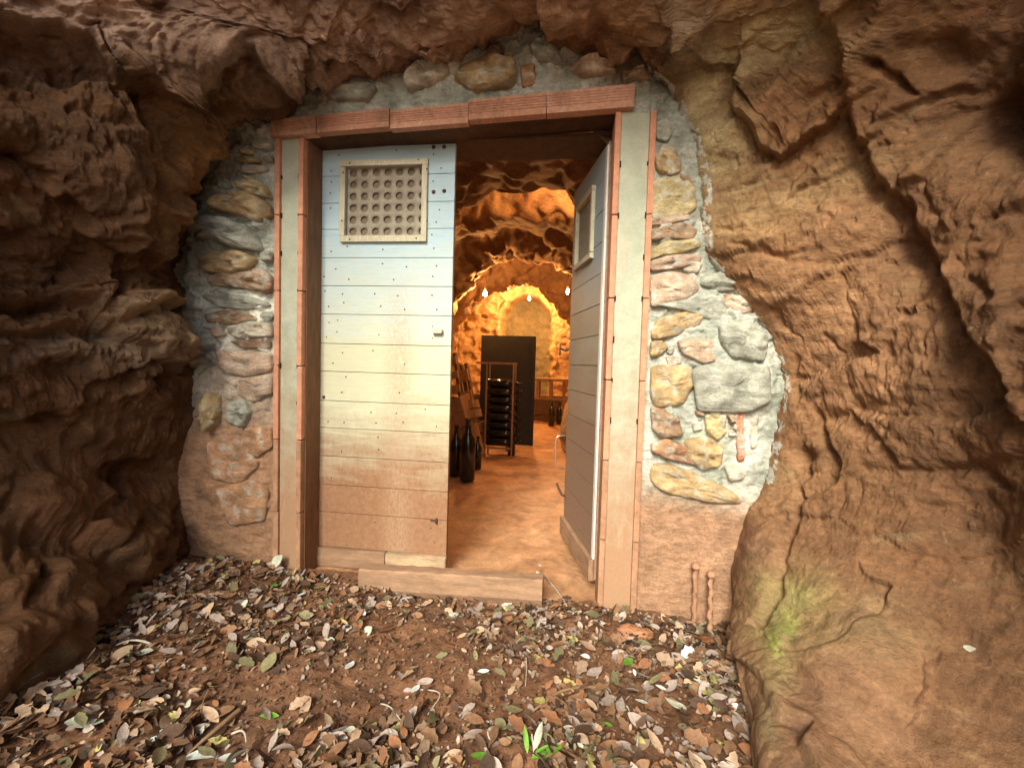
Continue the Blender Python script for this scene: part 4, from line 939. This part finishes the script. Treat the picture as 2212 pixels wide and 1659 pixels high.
# leaves
LC = {'tan': (.38, .265, .18), 'brown': (.21, .115, .062), 'dark': (.075, .042, .026), 'grey': (.35, .285, .25), 'rust': (.23, .105, .05), 'pale': (.46, .49, .40), 'white': (.66, .73, .70), 'green': (.12, .28, .03), 'dull': (.17, .155, .08), 'yellow': (.42, .37, .14)}
def leaf_shape(rg, spiny=False):
    """outline along x in -0.5..0.5, returns verts, faces; folded along the rib and curled"""
    n = 7; V = []; curl = rg.uniform(-1.2, 1.6); fold = rg.uniform(.05, .38); tw = rg.uniform(-.6, .6); wmax = rg.uniform(.19, .30); skew = rg.uniform(-.06, .06)
    for i in range(n):
        x = -.5+i/(n-1); t = i/(n-1); w = wmax*math.sin(math.pi*min(1, (t*.97+.015)))**.75
        if spiny and i % 2: w *= 1.28
        if spiny and not i % 2: w *= .86
        z = curl*.22*(x*x-.08); c, s = math.cos(tw*x), math.sin(tw*x)
        for yy in (-1, 0, 1):
            y = yy*w+skew*math.sin(3*x); zz = z+abs(yy)*w*fold; V.append((x, y*c-zz*s, y*s+zz*c))
    Fc = []
    for i in range(n-1):
        for k in range(2): a = i*3+k; Fc.append((a, a+1, a+4, a+3))
    return np.array(V), np.array(Fc)
def leaf_mat(k, c):
    m, t, b = nodes('leaf_'+k, .55 if k in ('white', 'pale', 'green') else .7, .4)
    info = t.nodes.new('ShaderNodeObjectInfo'); p = objc(t)
    n = noise_node(t, p, 3 if 1 else 30, 6, .7, .5); v = ramp(t, n, [(.3, .7), (.7, 1.25)]); v2 = ramp(t, info.outputs['Random'], [(0, .75), (1, 1.3)])
    t.links.new(mix(t, 1.0, mix(t, 1.0, c, v, 'MULTIPLY'), v2, 'MULTIPLY'), b.inputs['Base Color']); bump(t, b, n, .3, .05); return m
LM = {k: leaf_mat(k, c) for k, c in LC.items()}
rg = random.Random(77); LMESH = {}
for k in LC:
    for j in range(5):
        V, Fc = leaf_shape(rg, k in ('tan', 'brown', 'rust') and j % 2 == 0)
        me = bpy.data.meshes.new('leaf'); me.from_pydata(V.tolist(), [], Fc.tolist()); me.materials.append(LM[k]); me.shade_smooth(); me.update(); LMESH[k, j] = me
def place_leaf(x, y, z, size, k, label, group=None, rot=None, cat='leaf', name='leaf', tilt=.35):
    o = bpy.data.objects.new(name, LMESH[k, rg.randrange(5)]); o.location = (x, y, z); o.scale = (size, size, size)
    o.rotation_euler = (rg.gauss(0, tilt), rg.gauss(0, tilt), rot if rot is not None else rg.uniform(0, 6.28)); col.objects.link(o); tag(o, label, cat, group); return o
special = [
 (598, 1212, .068, 'pale', .8, 'large pale pointed leaf leaning against the foot of the left post'), (198, 1374, .085, 'pale', -.3, 'long pale green leaf by the dark rock at far left'),
 (269, 1363, .03, 'yellow', .5, 'small yellow green leaf just right of the long pale leaf at left'), (312, 1420, .045, 'pale', .2, 'pale leaf lying just under the whitish stick at left'),
 (550, 1376, .045, 'pale', -.6, 'folded pale leaf on the bare soil left of centre'), (712, 1391, .035, 'pale', 0, 'upper of two small pale leaves above the white oval leaf'),
 (700, 1413, .04, 'pale', .5, 'lower of two small pale leaves above the white oval leaf'), (652, 1291, .034, 'white', 1.2, 'small white upright leaf below the left end of the door'),
 (592, 1272, .03, 'green', .3, 'small fresh green leaf below the left post'), (563, 1283, .025, 'white', 0, 'tiny white leaf next to the green leaf below the left post'),
 (755, 1448, .042, 'white', 1.6, 'white oval leaf alone on the bare red soil'), (1059, 1303, .036, 'white', .6, 'round white leaf on the litter in front of the threshold board'),
 (1138, 1386, .05, 'pale', .6, 'pale bent leaf in the middle of the litter below the threshold board'), (1044, 1460, .034, 'white', .25, 'narrow white leaf in the middle of the litter'),
 (897, 1499, .036, 'white', 1.4, 'white oval leaf with a curved twig beside it'), (1060, 1597, .05, 'white', 1.8, 'long white leaf standing out near the bottom centre'),
 (1026, 1600, .075, 'grey', 1.0, 'long grey curled leaf left of the long white leaf'), (859, 1637, .06, 'tan', 0, 'broad tan leaf at the bottom edge left of centre'),
 (1385, 1526, .036, 'white', -.4, 'bluish white leaf in the litter at right'), (1427, 1495, .03, 'white', -.3, 'small bluish leaf above the pale green leaf at right'),
 (1458, 1532, .06, 'pale', -.7, 'large pale green leaf near the right rock'), (1356, 1441, .05, 'green', .8, 'dark green leaf poking out of the litter right of centre'),
 (1309, 1576, .03, 'green', 0, 'small green leaf low in the litter right of centre'), (1185, 1640, .075, 'green', .3, 'big green leaf at the bottom edge'), (1040, 1648, .055, 'green', .2, 'bright green leaf at the bottom edge left of the sprout'),
 (1407, 1363, .035, 'white', 1.0, 'bluish white leaf touching the orange clay lump'), (810, 1238, .03, 'green', .3, 'small bright green leaf on the threshold board'),
 (182, 1572, .07, 'pale', .6, 'long pale leaf in the lower left litter'), (349, 1601, .05, 'white', .7, 'slim white leaf low in the left litter'), (429, 1648, .07, 'white', .3, 'big cyan white leaf at the bottom edge at left'),
 (490, 1652, .045, 'white', -.2, 'smaller white leaf right of the cyan white leaf at the bottom edge'), (581, 1558, .045, 'green', .3, 'dark green leaf in the lower left litter'), (647, 1530, .05, 'tan', .9, 'curled tan leaf on the soil left of centre'),
 (748, 1590, .045, 'pale', 0, 'crumpled whitish leaf near the bottom left of centre'), (1165, 1222, .02, 'white', -.6, 'tiny white leaf on the cave floor beside the stick'), (1500, 1330, .03, 'grey', 1, 'small grey leaf between the mud-caked pipes'),
]
for (px, py, s, k, r, lab) in special:
    p = GG(px, py) if py > 1245 else A(px, py, -.05 if px < 900 else .2)
    if lab.startswith('large pale pointed'):
        o = place_leaf(p[0], p[1], p[2], s, k, lab, rot=0); o.rotation_euler = (R(70), R(-50), .1)
    else: place_leaf(p[0], p[1], p[2]+(.014 if py > 1245 else .002), s, k, lab, rot=r, tilt=.2)
o = place_leaf(*(A(1826, 138, -.2)+np.array([0, -.05, 0])), .02, 'white', 'tiny white leaf caught on the rock at upper right', rot=1.4)
p = A(2068, 1382, -.62); place_leaf(p[0], p[1]-.03, p[2], .035, 'pale', 'pale leaf stuck on the lower right rock', rot=1)
o.rotation_euler = (1.2, .9, .3)
def density(px, py):                         # how thick the litter lies
    bare = math.exp(-(((px-900)/330)**2+((py-1430-(px-900)*-.12)/70)**2))+math.exp(-(((px-640)/300)**2+((py-1500)/90)**2))*.7+.6*math.exp(-(((px-850)/150)**2+((py-1370)/60)**2))
    return max(.10, 1-.92*bare)
gg = np.stack(np.meshgrid(np.arange(200)/50-2, np.arange(110)/50-2, indexing='ij'), -1).reshape(-1, 2); cl = np.clip(sstep(-.28, .22, fbm(np.c_[gg*3.2, gg[:, 0]*0], 3, 88)), .34, 1).reshape(200, 110)
cand = []; tries = 0
while len(cand) < 15500 and tries < 200000:
    tries += 1
    x = rg.uniform(-1.7, 1.0); y = rg.uniform(-1.62, -.03); ax_, ay_ = toimg(np.array([[x, y, 0.]])); ax_, ay_ = float(ax_[0]), float(ay_[0])
    if ay_ < 1180 and ay_ > -5000: continue
    dn_ = density(ax_, ay_) if ay_ > 0 else .5
    dn_ *= float(cl[int((x+2)*50), int((y+2)*50)])
    if rg.random() > dn_: continue
    if x > .9+y*.35: continue
    cand.append((x, y, dn_, ax_, ay_))
zs2 = ground_z(np.array([c[0] for c in cand]), np.array([c[1] for c in cand]))
big_ids = sorted([i for i, c in enumerate(cand) if 10 < c[3] < 2200 and c[4] < 1690 and c[4] > 1250], key=lambda i: -cand[i][4]+rg.uniform(0, 260))
keys = ['tan', 'brown', 'brown', 'rust', 'grey', 'dark', 'dark', 'tan', 'brown', 'grey', 'dull']
chosen = set(big_ids[:2600:10][:255])
names = {'tan': 'dry tan leaf curled in the litter in front of the cellar doors', 'brown': 'dry brown leaf lying in the litter in front of the cellar doors', 'rust': 'rusty orange leaf lying in the litter in front of the cellar doors', 'grey': 'faded grey leaf lying in the litter in front of the cellar doors', 'dark': 'dark brown rotting leaf in the litter in front of the cellar doors', 'dull': 'dull olive leaf in the litter in front of the cellar doors'}
VV, FF, TT = [], [], []; nv = 0
shapes = [leaf_shape(rg, j % 3 == 0) for j in range(24)]
for i, (x, y, dn_, a_, b_) in enumerate(cand):
    z = zs2[i]+.004+abs(rg.gauss(0, .010))*dn_; k = rg.choice(keys)
    if i in chosen:
        place_leaf(x, y, z+.016, rg.uniform(.036, .060), k, names[k], k+' dead leaves in the litter', tilt=.4); continue
    V, Fc = shapes[rg.randrange(24)]; s = (.012+.046*rg.random()**2.2)*(1 if dn_ > .3 else .8)
    e = Matrix.Rotation(rg.uniform(0, 6.28), 3, 'Z') @ Matrix.Rotation(rg.gauss(0, .6), 3, 'X') @ Matrix.Rotation(rg.gauss(0, .5), 3, 'Y')
    V = V@np.array(e).T*s*np.array([1, 1, 1])+np.array([x, y, z+.004])
    r = rg.random(); k2 = k if r > .035 else ('white' if r < .008 else 'pale' if r < .016 else 'yellow')
    c = np.array(LC[k2])*rg.uniform(.6, 1.25); VV.append(V); FF.append(Fc+nv); nv += len(V); TT.append(np.tile(c, (len(V), 1)))
fx = np.array([[rg.uniform(-1.7, 1.0), rg.uniform(-1.6, -.02)] for _ in range(9000)]); fzv = ground_z(fx[:, 0], fx[:, 1])
for (x, y), z in zip(fx, fzv):
    if x > .9+y*.35: continue
    V, Fc = shapes[rg.randrange(24)]; V = V[3:12]; Fc = Fc[:4]; s = rg.uniform(.010, .028)
    e = Matrix.Rotation(rg.uniform(0, 6.28), 3, 'Z') @ Matrix.Rotation(rg.gauss(0, .7), 3, 'X')
    V = V@np.array(e).T*s+np.array([x, y, z+.006]); c = np.array(LC[rg.choice(keys)])*rg.uniform(.5, 1.1)
    VV.append(V); FF.append(Fc+nv); nv += len(V); TT.append(np.tile(c, (len(V), 1)))
m, t, b = nodes('leaf_litter', .75, .3); at = t.nodes.new('ShaderNodeAttribute'); at.attribute_name = 'tint'; n = noise_node(t, pos(t), 120, 4, .7)
t.links.new(mix(t, 1.0, at.outputs['Color'], ramp(t, n, [(.3, .75), (.7, 1.25)]), 'MULTIPLY'), b.inputs['Base Color'])
tag(mesh_np('leaf_litter', np.concatenate(VV), np.concatenate(FF), m, None, True, np.concatenate(TT)), 'thick litter of small dead leaves covering the soil', kind='stuff')
# pebbles and crumbs of soil
VV, FF = [], []; nv = 0; bm = bmesh.new(); bmesh.ops.create_icosphere(bm, subdivisions=1, radius=1); pv = np.array([v.co[:] for v in bm.verts]); pf = np.array([[v.index for v in f.verts] for f in bm.faces]); bm.free()
for i in range(2600):
    x = rg.uniform(-1.6, .9); y = rg.uniform(-1.4, -.03); s = rg.uniform(.002, .007)
    if x > .9+y*.35: continue
    j = np.array([[rg.uniform(.6, 1.3)] for _ in range(len(pv))]); VV.append(pv*j*s*np.array([1, 1, .7])+np.array([x, y, gz(x, y)+.001])); FF.append(pf+nv); nv += len(pv)
V = np.concatenate(VV); tag(mesh_np('soil_crumbs', V, np.concatenate(FF), M['soil'], None, False, np.tile(np.array([[.19, .095, .055]]), (len(V), 1))), 'crumbs of red soil and grit between the leaves', kind='stuff')
# twigs
def twig(pp, r, mat, label, lift=.02):
    pts = [GG(*q) if q[1] > 1250 else A(q[0], q[1], -.02) for q in pp]; full = crom(np.array(pts), 12, 0); a = full[0].copy()
    full[:, 2] += lift*np.sin(np.linspace(.4, 2.7, 12)); q = full-a
    t = tube('twig', [tuple(v) for v in q], list(np.linspace(r, r*.45, 12)), M[mat], None, 6); t.location = tuple(a); tag(t, label, 'twig')
twig([(1160, 1240), (1190, 1270), (1222, 1308)], .005, 'white', 'pale stick leaning on the right end of the threshold board')
twig([(1312, 1492), (1220, 1505), (1142, 1550)], .006, 'twig', 'long brown twig lying across the litter right of centre')
twig([(1378, 1588), (1376, 1620), (1370, 1665)], .0035, 'white', 'thin bluish white twig at the bottom edge right of centre')
twig([(822, 1526), (845, 1545), (869, 1568)], .0022, 'white', 'short straight pale twig on the soil left of centre')
twig([(908, 1495), (950, 1514), (924, 1550)], .002, 'white', 'thin curved twig beside the white oval leaf')
twig([(1136, 1423), (1137, 1455), (1135, 1488)], .002, 'white', 'short pale twig pointing at the doorway in the middle of the litter')
twig([(328, 1397), (290, 1397), (250, 1400)], .004, 'white', 'whitish stick lying in the litter at far left')
twig([(523, 1536), (470, 1590), (405, 1638)], .007, 'twig', 'thick dark twig in the lower left litter')
twig([(501, 1591), (528, 1600), (536, 1660)], .003, 'white', 'pale bent twig at the bottom edge at left')
twig([(455, 1490), (440, 1530), (430, 1560)], .002, 'twig', 'thin brown twig on the soil at left')
twig([(725, 1590), (722, 1620), (726, 1660)], .002, 'white', 'fine upright stalk near the bottom left of centre')
for _ in range(0): pass
# sprout
p = GG(1150, 1640); sp = tag(empty('sprout', tuple(p)), 'small green sprout with narrow leaves at the bottom centre', 'plant')
tube('stem', [(0, 0, -.01), (.002, .004, .02), (-.004, .01, .05)], .0015, LM['green'] and M['white'], sp, 6)
for (dx, dy, dz, rz, ry, s, k) in ((-.016, .0, .045, 1.9, -1.0, .05, 'green'), (.012, .008, .05, .9, -1.0, .055, 'pale'), (.0, .01, .03, 2.6, -.6, .035, 'green'), (.02, 0, .025, .2, -.5, .04, 'green')):
    o = bpy.data.objects.new('leaf', LMESH[k, 1]); o.parent = sp; o.location = (dx, dy, dz); o.scale = (s, s*.6, s); o.rotation_euler = (0, ry, rz); col.objects.link(o)
